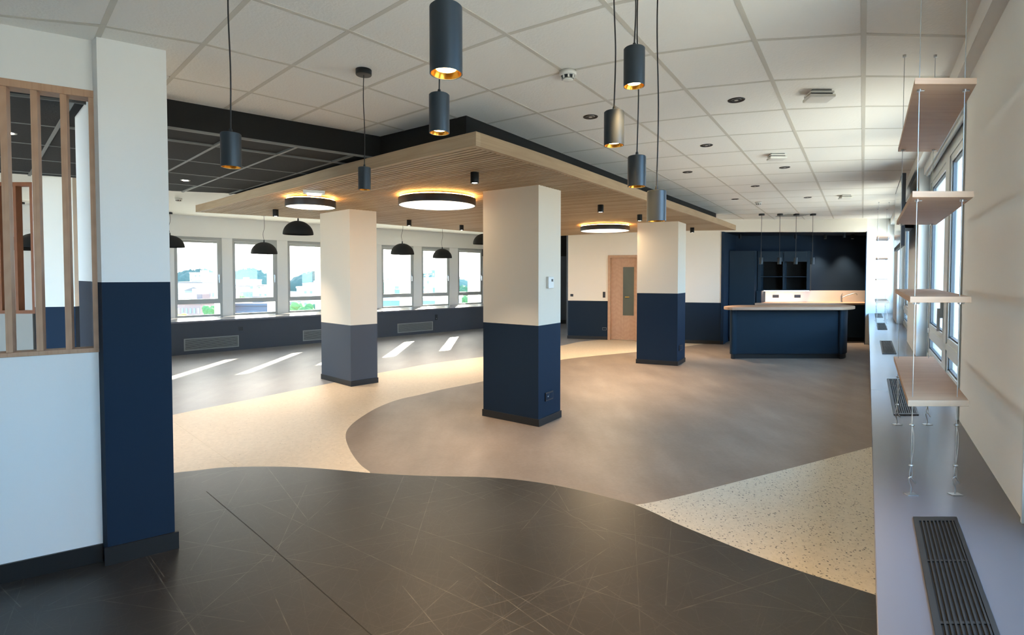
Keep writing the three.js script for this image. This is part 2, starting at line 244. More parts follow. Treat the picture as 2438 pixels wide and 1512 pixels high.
  const B = [
  [[-4.022,-2.486],[-3.556,-2.687],[-3.09,-2.887],[-2.634,-3.098],[-2.247,-3.373],[-1.859,-3.648],[-1.471,-3.923],[-1.084,-4.198],[-0.696,-4.473],[-0.308,-4.748]],
  [[-4.474,-2.915],[-4.042,-3.148],[-3.61,-3.381],[-3.178,-3.614],[-2.774,-3.874],[-2.395,-4.156],[-2.025,-4.448],[-1.656,-4.741],[-1.286,-5.033],[-0.917,-5.325]],
  [[-4.955,-3.371],[-4.541,-3.621],[-4.127,-3.871],[-3.714,-4.122],[-3.32,-4.391],[-2.937,-4.671],[-2.557,-4.952],[-2.176,-5.234],[-1.795,-5.516],[-1.415,-5.797]],
  [[-5.529,-3.915],[-5.104,-4.155],[-4.679,-4.395],[-4.254,-4.635],[-3.851,-4.895],[-3.473,-5.178],[-3.091,-5.459],[-2.709,-5.739],[-2.326,-6.019],[-1.944,-6.3]],
  [[-6.124,-4.479],[-5.698,-4.718],[-5.272,-4.956],[-4.846,-5.195],[-4.422,-5.436],[-4.032,-5.709],[-3.642,-5.981],[-3.251,-6.253],[-2.86,-6.525],[-2.469,-6.797]],
  [[-6.542,-4.876],[-6.144,-5.141],[-5.746,-5.407],[-5.348,-5.672],[-4.951,-5.937],[-4.575,-6.224],[-4.199,-6.509],[-3.815,-6.788],[-3.432,-7.067],[-3.048,-7.346]]
];
  const hid = (p) => inside(p, soffitPlan);
  for (let i = 0; i < B.length - 1; i++) for (let j = 0; j < B[0].length - 1; j++) {
    const q = [B[i][j], B[i + 1][j], B[i + 1][j + 1], B[i][j + 1]]; if (!q.some(hid)) continue;
    const c = mix2(q[0], q[2], 0.5); if (!q.every(hid)) continue;
    part('black_ceiling_tile', slab(q.map((p) => { const t = sub2(c, p), L = len2(t); return add2(p, t, 0.012 / L); }), HB, HB + 0.013), M.blackTile, low);
  }
  const runs = (pts) => { const out = [[]]; pts.slice(1).forEach((q, k) => { for (let t = 0; t < 40; t++) { const p = mix2(pts[k], q, t / 40); if (hid(p)) out[out.length - 1].push(p); else if (out[out.length - 1].length) out.push([]); } }); return out.filter((r) => r.length > 2); };
  for (const r of B) for (const run of runs(r)) { part('black_grid_bar', ribbon(run, 0.012, HB - 0.003, HB + 0.012), M.gridBlack, low); }
  for (let j = 0; j < B[0].length; j++) for (const run of runs(B.map((r) => r[j]))) { part('black_grid_bar', ribbon(run, 0.022, HB - 0.003, HB + 0.012), M.gridBlack, low); }
  part('edge_trim', ribbon([soffitPlan[0], edge[2]], 0.016, HB - 0.003, HB + 0.014), M.gridBlack, low);
  // bulkhead over the window side
  const bulk = setting('trim_1');
  part('bulkhead', wbox(0.6, 11.5, 0.49, 0.9, 2.675, HC + 0.05), M.white, bulk);
}

// ------------------------------------------------------------------ walls of the hall
const leftP = [-7.074, -10.748], leftWall = along(leftP, [-0.92, -16.254]);   // window wall, d runs outwards
{
  const L = leftWall, box = L.box;
  const wins = [[-3.6, -2.65], [-1.75, -0.85], [0, 0.89], [1.10, 2.05], [2.29, 3.24], [3.5, 4.42], [4.75, 5.74], [6.01, 6.98], [7.29, 8.25]];
  const wall = setting('wall_left');
  part('upstand', box(-6.2, 8.9, 0.005, 0.25, -0.2, 0.65), M.white, wall);
  part('lintel', box(-6.2, 8.9, -0.03, 0.25, 2.37, HC + 0.1), M.white, wall);
  let u = -6.2; for (const [a, b] of wins) { part('pier', box(u, a, 0, 0.25, 0.65, 2.37), M.white, wall); u = b; } part('pier', box(u, 8.9, 0, 0.25, 0.65, 2.37), M.white, wall);
  part('casing_face', box(-6.2, 8.45, -1.08, -0.02, 0, 0.615), M.slate, wall);
  part('sill_board', box(-6.2, 8.45, -1.1, 0.06, 0.615, 0.65, 0.004), M.sill, wall);
  for (const [a, b] of wins.slice(2)) part('sill_vent_slot', box(a + 0.05, b + 0.12, -0.72, -0.58, 0.65, 0.652), M.blackMetal, wall);
  wins.forEach(([a, b], k) => {
    const w = setting('window_' + (k + 1)), y0 = 0.65, y1 = 2.37;
    const F = 0.045;
    part('window_frame', [box(a, a + F, 0.02, 0.1, y0, y1), box(b - F, b, 0.02, 0.1, y0, y1), box(a + F, b - F, 0.02, 0.1, y1 - F - 0.02, y1), box(a + F, b - F, 0.02, 0.1, y0, y0 + 0.035), box(a + F, b - F, 0.02, 0.1, 0.93, 0.985)], M.frameGrey, w);
    const sash = part('sash', [box(a + F, a + F + 0.012, 0.01, 0.09, 0.985, 2.3), box(b - F - 0.05, b - F, 0.0, 0.09, 0.985, 2.3), box(a + F, b - F, 0.01, 0.09, 2.25, 2.3), box(a + F, b - F, 0.01, 0.09, 0.985, 1.03)], M.frameGrey, w);
    part('pane', box(a + F, b - F, 0.055, 0.058, 1.0, 2.28), M.solarGlass, w);
    part('pane', box(a + F, b - F, 0.055, 0.058, y0 + 0.02, 0.94), M.solarGlass, w);
    const h = part('handle', [box(b - F - 0.035, b - F - 0.01, -0.02, 0.0, 1.44, 1.56), box(b - F - 0.03, b - F - 0.015, -0.045, -0.02, 1.38, 1.52)], M.steel, sash);
    const fin = thing('facade_fin', ['leftmost', 'second', 'first', 'second', 'third', 'fourth', 'fifth', 'sixth', 'seventh'][k] + (k < 2 ? ' pale concrete facade fin outside the window behind the slatted screen' : ' pale concrete facade fin along the far window row, counted from the near navy pillar'), 'facade fin', [0, 0, 0], 'facade fins outside the far windows');
    part('fin', box(b, Math.min(b + 0.2, (wins[k + 1] ?? [9.2])[0]), 0.25, 0.8, -3, 3.4), M.concrete, fin);
  });
  // convector grilles and sockets on the casing
  [[0.1, 1.07, 'nearest the navy pillar'], [2.37, 3.34, 'half hidden by the grey-footed column'], [4.74, 5.8, 'under the windows between the two columns']].forEach(([a, b, where], k) => {
    const o = thing('convector_grille', 'slatted convector grille on the grey window casing ' + where, 'vent', [0, 0, 0], 'grilles on the window casing');
    const s = L.e, off = 0.13;
    const bx = (p, q, d0, d1, y0, y1) => box(p - off, q - off, d0, d1, y0, y1);
    part('grille_frame', [bx(a, b, -1.092, -1.08, 0.07, 0.09), bx(a, b, -1.092, -1.08, 0.29, 0.31), bx(a, a + 0.02, -1.092, -1.08, 0.09, 0.29), bx(b - 0.02, b, -1.092, -1.08, 0.09, 0.29)], M.grey, o);
    part('grille_back', bx(a + 0.02, b - 0.02, -1.083, -1.08, 0.09, 0.29), M.gasket, o);
    for (let i = 0; i < 11; i++) part('slat', bx(a + 0.02, b - 0.02, -1.089, -1.083, 0.096 + i * 0.0178, 0.104 + i * 0.0178), M.grey, o);
  });
  const s1 = thing('wall_socket', 'small square black socket on the grey casing between two grilles', 'socket'); part('socket_plate', box(0.94, 1.02, -1.09, -1.08, 0.4, 0.48), M.socket, s1);
  const s2 = thing('wall_socket', 'upright black double socket on the grey casing by the central column', 'socket'); part('socket_plate', box(5.75, 5.82, -1.09, -1.08, 0.34, 0.49), M.socket, s2); part('socket_hole', box(5.775, 5.795, -1.092, -1.09, 0.37, 0.39), M.grey, s2);
  // closing walls out of sight
  const far = setting('wall_far_left'); part('wall', along([-12.2, -6.5], [-8, 0.4]).box(-0.2, 8.4, -0.2, 0, -0.1, HC + 0.1), M.white, far);
}
{
  // end wall with the door, in three lengths
  const P = [[1.365, -12.49], [2.296, -12.246], [3.953, -11.639], [4.711, -11.43]];
  const wall = setting('wall_back');
  const run = (p, q, s0, s1, top = HC + 0.06) => { const l = along(p, q); part('upper_paint', l.box(s0, s1, 0, 0.18, 0.93, top), M.warmWhite, wall); part('lower_paint', l.box(s0, s1, 0, 0.18, 0, 0.93), M.navy, wall); };
  run(P[0], P[1], 0, along(P[0], P[1]).L);
  const m = along(P[1], P[2]); run(P[1], P[2], 0.7, m.L);
  part('upper_paint', m.box(0, 0.7, 0, 0.18, 2.02, HC + 0.06), M.warmWhite, wall);
  run(P[2], P[3], 0, along(P[2], P[3]).L);
  part('upper_paint', wbox(11.43, 11.6, -3.22, -0.03, 2.51, HC + 0.06), M.warmWhite, wall);                  // header over the kitchen
  part('upper_paint', wbox(11.47, 11.7, -0.03, 0.75, 0, HC + 0.06), M.white, wall);
  part('corridor_side', along(P[0], [1.75, -16.6]).box(0.05, 4.2, -0.15, 0.0, 0, HC + 0.06), M.slate, wall);
  part('corridor_end', along([-0.95, -16.25], [1.9, -16.4]).box(0, 2.85, 0, 0.2, 2.15, HC + 0.06), M.black, wall);
  const base = setting('baseboard_back'); const b = (p, q, s0, s1) => part('baseboard', along(p, q).box(s0, s1, -0.014, 0, 0, 0.075), M.plinth, base);
  b(P[0], P[1], -0.014, 0.955); b(P[1], P[2], 0.7, m.L); b(P[2], P[3], 0, along(P[2], P[3]).L + 0.01);
  part('baseboard', along([-0.95, -16.2], [1.9, -16.35]).box(0, 2.8, -0.02, 0, 0, 0.12), M.plinth, base);
  const d2 = setting('door_2'); part('door_leaf', along([-0.95, -16.25], [1.9, -16.4]).box(0.0, 2.85, 0.01, 0.06, 0, 2.15), M.slate, d2);
  // door
  const door = setting('door_1');
  part('door_frame', [m.box(0.0, 0.06, -0.03, 0.15, 0, 2.02), m.box(0.66, 0.72, -0.03, 0.15, 0, 2.02), m.box(0.06, 0.66, -0.03, 0.15, 1.96, 2.02)], M.beechUp, door);
  const leaf = part('door_leaf', [m.box(0.06, 0.33, 0.06, 0.1, 0.01, 1.96), m.box(0.6, 0.66, 0.06, 0.1, 0.01, 1.96), m.box(0.33, 0.6, 0.06, 0.1, 0.01, 0.59), m.box(0.33, 0.6, 0.06, 0.1, 1.74, 1.96)], M.beechUp, door);
  part('glazing_bead', [m.box(0.33, 0.345, 0.05, 0.06, 0.59, 1.74), m.box(0.33, 0.6, 0.05, 0.06, 0.575, 0.59), m.box(0.33, 0.6, 0.05, 0.06, 1.74, 1.755)], M.beech, leaf);
  part('door_pane', m.box(0.33, 0.6, 0.075, 0.08, 0.59, 1.74), M.tint, door);
  part('door_handle', [m.box(0.4, 0.5, 0.01, 0.03, 1.02, 1.04)], M.gold, door);
  part('room_beyond', m.box(-0.2, 1.0, 0.5, 0.55, 0, 2.4), M.taupePaint, wall);
  const l0 = along(P[0], P[1]);
  const t1 = thing('light_switch', 'square black light switch on the cream back wall near the corridor', 'switch'); part('switch_plate', l0.box(0.06, 0.13, -0.01, 0, 1.03, 1.09), M.socket, t1);
  const t2 = thing('light_switch', 'tall black double switch beside the pale wooden door', 'switch'); part('switch_plate', l0.box(0.84, 0.9, -0.01, 0, 1.01, 1.15), M.socket, t2);
  const t3 = thing('wall_socket', 'wide dark socket low on the navy wall beside the wooden door', 'socket'); part('socket_plate', l0.box(0.835, 0.93, -0.01, 0, 0.23, 0.29), M.grey, t3); part('socket_face', l0.box(0.84, 0.925, -0.011, -0.01, 0.235, 0.285), M.navy, t3);
}
{
  // near side wall with the slatted opening
  const N = along([[-2.575, -2.535], [-2.222, -2.744]][0], [[-2.575, -2.535], [-2.222, -2.744]][1]), wall = setting('wall_near_left');
  part('lower_wall', N.box(-0.75, N.L, 0, 0.09, 0, 1.137), M.white, wall); part('upper_wall', N.box(-0.75, N.L, 0, 0.09, 2.526, HC + 0.06), M.white, wall);
  part('wall', along([-3.3, 5], [-3.3, -2.1]).box(0, 7.1, 0, 0.1, -0.1, HC + 0.06), M.white, wall);
  const base = setting('baseboard_near_left'); part('baseboard', N.box(-0.75, N.L, -0.012, 0, 0, 0.095), M.plinth, base);
  const s = thing('slatted_screen', 'pale wooden slatted screen set in the white wall beside the near navy pillar', 'screen');
  part('top_rail', N.box(-0.6, 0.419, -0.006, 0.09, 2.488, 2.526, 0.002), M.beechUp, s); part('bottom_rail', N.box(-0.6, 0.419, -0.006, 0.09, 1.137, 1.16, 0.002), M.beechUp, s);
  part('end_post', N.box(0.391, 0.419, -0.005, 0.09, 1.16, 2.488, 0.002), M.beechUp, s);
  for (let k = -4; k < 3; k++) part('slat', N.box(0.0455 + 0.115 * k, 0.0715 + 0.115 * k, 0.0, 0.06, 1.16, 2.488, 0.002), M.beechUp, s);
  // pillar at the end of this wall
  const P = [[-2.162, -2.7], [-1.903, -2.873]], F = [[-2.556, -3.111], [-2.897, -3.426]], foot = [P[0], P[1], [-2.37, -3.52], [-2.9, -3.44], F[0], add2(F[0], [0.1, 0.15])];
  const plan = [P[0], P[1], [-2.37, -3.52], F[1], F[0], N.at(N.L - 0.02, 0.05)];
  const p = thing('square_pillar', 'tall near pillar beside the slatted screen, white above and navy below', 'pillar');
  const inner = plan.map((q, i) => i === 1 ? mix2(q, P[0], 0.035) : q);
  part('lower_shaft', slab(inner, 0, 1.512), M.navy, p); part('upper_shaft', slab(inner, 1.512, HC + 0.015), M.white, p);
  const f = along(P[0], P[1]); part('plinth', f.box(-0.012, f.L + 0.008, -0.012, 0.004, 0, 0.095), M.plinth, p);
  // the room behind the screen
  const w2 = setting('wall_inner_left');
  part('low_wall', slab([[-7.2, -5.43], [-5.09, -5.43], [-5.09, -5.53], [-7.2, -5.53]], 0, 1.14), M.taupePaint, w2);
  const pier = [[-5.06, -5.43], [-4.72, -5.53], [-4.78, -5.75], [-5.12, -5.65]];
  part('pier_upper', slab(pier, 1.21, HB + 0.02), M.warmWhite, w2); part('pier_lower', slab(pier, 0, 1.21), M.navy, w2);
  const s2 = thing('slatted_screen', 'smaller reddish slatted screen in the further room, seen through the near screen', 'screen');
  const bx = (x0, x1, y0, y1) => slab([[x0, -5.43], [x1, -5.43], [x1, -5.5], [x0, -5.5]], y0, y1);
  part('top_rail', bx(-7.2, -5.06, 2.49, 2.53), M.screenWood, s2); part('bottom_rail', bx(-7.2, -5.06, 1.14, 1.175), M.screenWood, s2);
  for (let k = 0; k < 12; k++) part('slat', bx(-5.09 - k * 0.175, -5.06 - k * 0.175, 1.175, 2.49), M.screenWood, s2);
}
{
  // right-hand window side: casing, sill, piers, windows
  const wall = setting('wall_right'), sill = setting('trim_2');
  part('casing_face', wbox(0.6, 11.47, 0.076, 0.5, 0, 0.66), M.casing, sill); part('sill_board', wbox(0.6, 11.47, 0.04, 0.7, 0.66, 0.69, 0.004), M.sill, sill);
  part('casing_face', slab([W(0.6, 0.076), [0.492, 4.9], [0.9, 4.9], W(0.6, 0.5)], 0, 0.66), M.casing, sill); part('sill_board', slab([W(0.6, 0.04), [0.456, 4.9], [1.2, 4.9], W(0.6, 0.7)], 0.66, 0.69), M.sill, sill);
  const piers = [[1.765, 3.02, 0.56], [5.42, 6.66, 0.53], [9.06, 10.3, 0.53]];
  for (const [a0, a1, b] of piers) part('pier', wbox(a0, a1, b, 0.92, 0, HC + 0.06), M.white, wall);
  part('upstand', wbox(0.6, 11.5, 0.69, 0.92, -0.1, 0.7), M.white, wall); part('lintel', wbox(0.6, 11.5, 0.6, 0.92, 2.62, HC + 0.06), M.white, wall);
  part('pier_edge_trim', [wbox(3.02, 3.035, 0.545, 0.62, 0.69, 2.69), wbox(1.75, 1.765, 0.55, 0.9, 0.69, 2.69)], M.frameWhite, wall);
  const makeWindow = (n, a0, a1, halves) => {
    const w = setting('window_' + n), F = 0.06, fr = [wbox(a0, a0 + F, 0.64, 0.72, 0.7, 2.62), wbox(a1 - F, a1, 0.64, 0.72, 0.7, 2.62), wbox(a0, a1, 0.64, 0.72, 0.69, 0.74), wbox(a0, a1, 0.64, 0.72, 2.5, 2.62), wbox(a0, a1, 0.64, 0.72, 0.95, 1.0)];
    const step = (a1 - a0) / halves;
    for (let k = 1; k < halves; k++) fr.push(wbox(a0 + step * k - 0.1, a0 + step * k + 0.1, 0.64, 0.72, 0.74, 2.5));
    part('window_frame', fr, M.frameWhite, w);
    for (let k = 0; k < halves; k++) {
      const s0 = a0 + step * k + (k ? 0.1 : F), s1 = a0 + step * (k + 1) - (k < halves - 1 ? 0.1 : F);
      for (const [y0, y1] of [[0.74, 0.95], [1.0, 2.5]]) {
        part('sash', [wbox(s0, s0 + 0.05, 0.65, 0.7, y0, y1), wbox(s1 - 0.05, s1, 0.65, 0.7, y0, y1), wbox(s0, s1, 0.65, 0.7, y0, y0 + 0.05), wbox(s0, s1, 0.65, 0.7, y1 - 0.05, y1)], M.frameWhite, w);
        part('seal', [wbox(s0 + 0.05, s0 + 0.065, 0.662, 0.69, y0 + 0.05, y1 - 0.05), wbox(s1 - 0.065, s1 - 0.05, 0.662, 0.69, y0 + 0.05, y1 - 0.05), wbox(s0 + 0.05, s1 - 0.05, 0.662, 0.69, y0 + 0.05, y0 + 0.062), wbox(s0 + 0.05, s1 - 0.05, 0.662, 0.69, y1 - 0.062, y1 - 0.05)], M.gasket, w);
        part('pane', wbox(s0 + 0.04, s1 - 0.04, 0.676, 0.68, y0 + 0.04, y1 - 0.04), M.glass, w);
      }
    }
    if (halves > 1) part('handle', [wbox(a0 + step + 0.06, a0 + step + 0.09, 0.615, 0.64, 1.19, 1.32), wbox(a0 + step + 0.065, a0 + step + 0.085, 0.59, 0.615, 1.08, 1.27)], M.steel, w);
  };
  makeWindow(10, 3.03, 5.41, 2); makeWindow(11, 6.67, 9.05, 2); makeWindow(12, 10.31, 11.46, 1); makeWindow(13, 0.62, 1.75, 1);
  // unseen side behind the viewpoint; its one window opening is invented, sized for daylight
  const near = along(W(0.6, 0.69), [1.106, 4.9]);
  part('upstand', near.box(0, 5.6, 0, 0.23, -0.1, 0.7), M.white, wall); part('lintel', near.box(0, 5.6, 0, 0.23, 2.5, HC + 0.06), M.white, wall);
  [[0, 0.35], [1.9, 5.6]].forEach(([s, e]) => part('pier', near.box(s, e, -0.1, 0.23, 0.6, 2.6), M.white, wall));
  const back = setting('wall_behind'); part('wall', slab([[-3.4, 4.9], [1.4, 4.9], [1.4, 5.1], [-3.4, 5.1]], -0.1, HC + 0.06), M.white, back);
}

// ------------------------------------------------------------------ columns
function column(c, paint, label, foot = M.navy) {
  const o = thing('square_column', label, 'column', [0, 0, 0], 'columns under the slatted canopy');
  const [l, f, r] = c, back = add2(sub2(l, f), r), plan = [l, f, r, back], mid = mix2(l, r, 0.5);
  const inner = plan.map((p) => { const t = sub2(mid, p); return add2(p, t, 0.014 / len2(t)); });
  part('upper_shaft', slab(inner, paint, 2.468, 0), M.cream, o); part('lower_shaft', slab(inner, 0, paint), foot, o); part('plinth', slab(plan, 0, 0.075, 0.002), M.plinth, o);
  return { inner, along: along(inner[1], inner[2]) };
}
const colB = column([[-2.856, -7.619], [-2.233, -7.071], [-1.926, -7.349]], 0.852, 'cream and dark grey column nearest the far window row', M.slate);
const colC = column([[-0.329, -5.606], [0.274, -5.185], [0.541, -5.556]], 1.034, 'central foreground column with a white thermostat on its bluish side');
const colD = column([[2.176, -8.969], [2.825, -8.698], [3.109, -9.144]], 1.236, 'column in front of the pale wooden door');
{
  const l = colC.along, t = thing('thermostat', 'white wall thermostat with small dark display on the central column', 'thermostat');
  part('thermostat_body', l.box(0.15, 0.255, -0.028, 0, 1.413, 1.533, 0.004), M.plastic, t); part('display', l.box(0.205, 0.24, -0.03, -0.028, 1.482, 1.508), M.screen, t);
  const s = thing('wall_socket', 'double black socket low on the bluish side of the central column', 'socket');
  part('socket_plate', l.box(0.125, 0.275, -0.012, 0, 0.235, 0.325, 0.002), M.socket, s); part('socket_face', [l.box(0.135, 0.195, -0.014, -0.012, 0.25, 0.31), l.box(0.205, 0.265, -0.014, -0.012, 0.25, 0.31)], M.navy, s);
  part('socket_port', l.box(0.16, 0.172, -0.016, -0.014, 0.276, 0.288), M.plastic, s);
  const k = colD.along, s2 = thing('wall_socket', 'dark socket low on the blue side of the column before the door', 'socket');
  part('socket_plate', k.box(0.1, 0.29, -0.012, 0, 0.245, 0.335, 0.002), M.socket, s2); part('socket_face', k.box(0.13, 0.26, -0.014, -0.012, 0.26, 0.32), M.navy, s2);
}

// ------------------------------------------------------------------ slatted canopy
{
  const CF = smooth([[-0.253, -3.621], [-0.712, -3.993], [-1.13, -4.349], [-1.63, -4.773], [-2.272, -5.367], [-3.063, -6.064], [-3.904, -6.842], [-4.57, -7.432]], 200), CR = smooth([[-0.253, -3.621], [0.286, -4.332], [1.011, -5.367], [2.195, -7.057], [3.503, -8.914], [4.535, -10.409]], 200), CL = smooth([[-4.57, -7.432], [-3.954, -7.822], [-3.112, -8.411], [-2.373, -9.103], [-1.749, -9.772], [-0.616, -10.918], [1.0, -12.0]], 200), CB = smooth([[4.535, -10.409], [3.564, -10.557], [2.642, -10.918], [1.83, -11.363], [1.0, -12.0]], 200);
  const even = (c) => { const d = [0]; for (let i = 1; i < c.length; i++) d.push(d[i - 1] + len2(sub2(c[i], c[i - 1]))); const T = d[d.length - 1]; return (t) => { const x = Math.max(0, Math.min(1, t)) * T; let i = 1; while (i < c.length - 1 && d[i] < x) i++; return mix2(c[i - 1], c[i], (x - d[i - 1]) / (d[i] - d[i - 1])); }; };
  const f = even(CF), r = even(CR), l = even(CL), b = even(CB), F = CF[0], R = CR[CR.length - 1], L = CL[0], K = CL[CL.length - 1];
  const at = (s, t) => [0, 1].map((k) => (1 - t) * f(s)[k] + t * b(s)[k] + (1 - s) * r(t)[k] + s * l(t)[k] - ((1 - s) * (1 - t) * F[k] + s * (1 - t) * L[k] + (1 - s) * t * R[k] + s * t * K[k]));
  const o = thing('slatted_canopy', 'large suspended oak canopy with narrow slats hanging over the columns', 'canopy');
  const lip = 0.006, lipS = 0.008, Y0 = 2.46, Y1 = 2.558, seg = 24;
  const edgeRun = (p, q) => Array.from({ length: seg + 1 }, (_, i) => at(p[0] + (q[0] - p[0]) * i / seg, p[1] + (q[1] - p[1]) * i / seg));
  const board = (a0, a1, b0, b1) => slab([...edgeRun(a0, a1), ...edgeRun(b0, b1).reverse()], Y0 - 0.001, Y1);
  part('edge_board', board([0, 0], [1, 0], [0, lip], [1, lip]), M.oak, o); part('edge_board', board([0, lip], [0, 1], [lipS, lip], [lipS, 1]), M.oakA, o);
  part('edge_board', board([1, lip], [1, 1], [1 - lipS, lip], [1 - lipS, 1]), M.oak, o); part('edge_board', board([lipS, 1], [1 - lipS, 1], [lipS, 1 - lip], [1 - lipS, 1 - lip]), M.oakB, o);
  part('backing_panel', slab([...edgeRun([lipS, lip], [1 - lipS, lip]), ...edgeRun([lipS, 1 - lip], [1 - lipS, 1 - lip]).reverse()], Y0 + 0.032, Y0 + 0.045), M.oakDark, o);
  const n = 148, t0 = lip, t1 = 1 - lip, dt = (t1 - t0) / n, mats = [M.oak, M.oakA, M.oakB];
  for (let k = 0; k < n; k++) {
    const a = t0 + dt * (k + 0.34), e = t0 + dt * (k + 1), N = 10, run = (t) => Array.from({ length: N + 1 }, (_, i) => at(lipS + (1 - 2 * lipS) * i / N, t));
    part('slat', slab([...run(a), ...run(e).reverse()], Y0, Y0 + 0.025), mats[Math.floor(rnd() * 3)], o);
  }
  [[0.1, 0.06], [0.9, 0.1], [0.1, 0.9], [0.85, 0.85], [0.5, 0.5]].forEach(([s, t]) => { const [x, z] = at(s, t); part('hanger', cyl(0.01, 0.01, Y0 + 0.045, HB + 0.02, 8).translate(x, 0, z), M.steel, o); });
}

// ------------------------------------------------------------------ lamps
function lampSpot(parent, y, color, intensity, angle) {
  const s = new THREE.SpotLight(new THREE.Color(...color), intensity, 0, angle, 0.6, 2); s.name = 'lamp_beam'; s.position.set(0, y, 0); s.target.position.set(0, y - 1, 0); s.castShadow = true; s.shadow.radius = 1.2; parent.add(s, s.target);
}
const pendLabels = ['small black cylinder pendant hanging before the black ceiling, nearest the navy pillar', 'black cylinder pendant whose round ceiling rose shows, in front of the canopy edge', 'largest and nearest black cylinder pendant at the top of the picture, brightly lit', 'black cylinder pendant hanging just below the largest one', 'highest pendant of the cluster of four', 'pendant with brownish sheen, leftmost of the cluster of four', 'pendant third from the top in the cluster of four', 'lowest pendant of the cluster of four, before the further column'];
[[-1.107, -2.033, 1.975, 0.132], [-0.897, -3.134, 2.069, 0.135], [-0.151, -1.188, 2.011, 0.152], [-0.268, -1.906, 2.074, 0.141], [0.438, -1.858, 2.227, 0.135], [0.384, -1.946, 2.038, 0.127], [0.521, -2.151, 1.919, 0.126], [0.574, -2.044, 1.764, 0.12]].forEach(([x, z, y, h], k) => {
  const o = thing('cylinder_pendant', pendLabels[k], 'pendant lamp', [x, 0, z], 'cylinder pendants'), R = 0.0375;
  part('lamp_body', lathe([[0.001, y + h], [R - 0.003, y + h], [R, y + h - 0.003], [R, y], [R - 0.0025, y], [R - 0.0025, y + h - 0.006], [0.001, y + h - 0.006]]), M.graphite, o);
  part('reflector', lathe([[R - 0.003, y + 0.001], [R - 0.005, y + 0.007], [R - 0.01, y + 0.016], [R - 0.016, y + 0.021]]), M.gold, o);
  part('bulb', cyl(0.023, 0.023, y + 0.011, y + 0.022, 20), M.bulb, o);
  part('strain_relief', cyl(0.008, 0.005, y + h, y + h + 0.018, 12), M.blackMetal, o);
  part('cord', tube([[0, y + h + 0.015, 0], [0.004, y + h + (HC - y - h) * 0.35, 0.002], [-0.003, y + h + (HC - y - h) * 0.7, 0], [0, HC - 0.02, 0]], 0.0028, 24, 6), M.plinth, o);
  part('ceiling_rose', lathe([[0.001, HC - 0.032], [0.045, HC - 0.032], [0.047, HC - 0.028], [0.047, HC], [0.001, HC]], 28), M.blackMetal, o);
  lampSpot(o, y + 0.009, [1, 0.62, 0.27], 1.1, 0.85);
});
const domeLabels = ['black dome pendant highest at the canopy edge, left of the grey-footed column', 'black dome pendant hanging before the second far window', 'black dome pendant before the far window right of the grey-footed column', 'black dome pendant, furthest away, before the middle window between the columns', 'black dome pendant partly hidden behind the central column', 'black dome pendant cut off by the near navy pillar'];
const domes = [...[[-3.733, -8.971, 2.261], [-5.078, -10.517, 1.989], [-2.369, -11.091, 1.999], [-1.802, -13.261, 1.995], [-0.643, -11.731, 2.26], [-6.77, -10.167, 2.103]], [-7.55, -8.15, 1.98], [-8.35, -8.75, 1.98]];
domes.forEach(([x, z, y], k) => {
  const o = thing('dome_pendant', domeLabels[k] ?? (k === 6 ? 'black dome pendant seen through both slatted screens, the fuller one' : 'black dome pendant seen through both slatted screens, partly behind the other'), 'pendant lamp', [x, 0, z], 'dome pendants'), R = 0.25, H = 0.235;
  const prof = []; for (let i = 0; i <= 14; i++) { const a = i / 14 * Math.PI / 2; prof.push([Math.max(0.001, R * Math.cos(a)), y + H * Math.sin(a)]); }
  part('dome_shade', lathe([...prof.slice().reverse(), [R - 0.004, y], ...prof.map(([r, q]) => [Math.max(0.001, r - 0.005), q - 0.004])], 36), M.black, o);
  part('cap', cyl(0.014, 0.01, y + H - 0.004, y + H + 0.045, 12), M.blackMetal, o);
  part('bulb', new THREE.SphereGeometry(0.035, 14, 10).translate(0, y + 0.1, 0), M.plastic, o);
  part('cord', tube([[0, y + H + 0.04, 0], [-0.02, y + H + 0.16, 0], [0.012, y + H + 0.3, 0], [0, HC, 0]], 0.0035, 24, 6), M.plinth, o);
  part('ceiling_rose', cyl(0.05, 0.05, HC - 0.03, HC, 20), M.blackMetal, o);
});
[['round ceiling lamp, smallest of the three, by the grey-footed column', 0.6], ['round ceiling lamp, largest of the three, left of the central column', 1], ['round ceiling lamp before the column near the wooden door', 1]].forEach(([label, k], i) => {
  const [x, z, R] = [[-2.367, -6.054, 0.28], [-0.857, -5.912, 0.44], [1.679, -9.293, 0.44]][i], o = thing('round_ceiling_lamp', 'dark-rimmed glowing ' + label, 'ceiling lamp', [x, 0, z], 'round lamps under the canopy'), y = 2.345;
  part('drum_rim', lathe([[R - 0.008, y], [R, y], [R, y + 0.08], [R - 0.01, y + 0.083], [0.002, y + 0.083], [0.002, y + 0.07], [R - 0.012, y + 0.07], [R - 0.012, y]], 64), M.plinth, o);
  part('diffuser', cyl(R - 0.009, R - 0.009, y + 0.004, y + 0.012, 64), M.disc, o);
  part('glow_ring', lathe([[R - 0.03, y + 0.0835], [R - 0.014, y + 0.0835], [R - 0.014, y + 0.091], [R - 0.03, y + 0.091], [R - 0.03, y + 0.0835]], 64), M.halo, o);
  part('stem', cyl(0.05, 0.05, y + 0.083, 2.46, 16), M.plinth, o);
  const a = new THREE.RectAreaLight(new THREE.Color(1, 0.74, 0.46), LAMP_ROUND * [0.1, 0.22, 1.3][i], R * 1.72, R * 1.72); a.name = 'lamp_panel'; a.position.set(0, y - 0.004, 0); a.rotation.x = -Math.PI / 2; o.add(a);
});
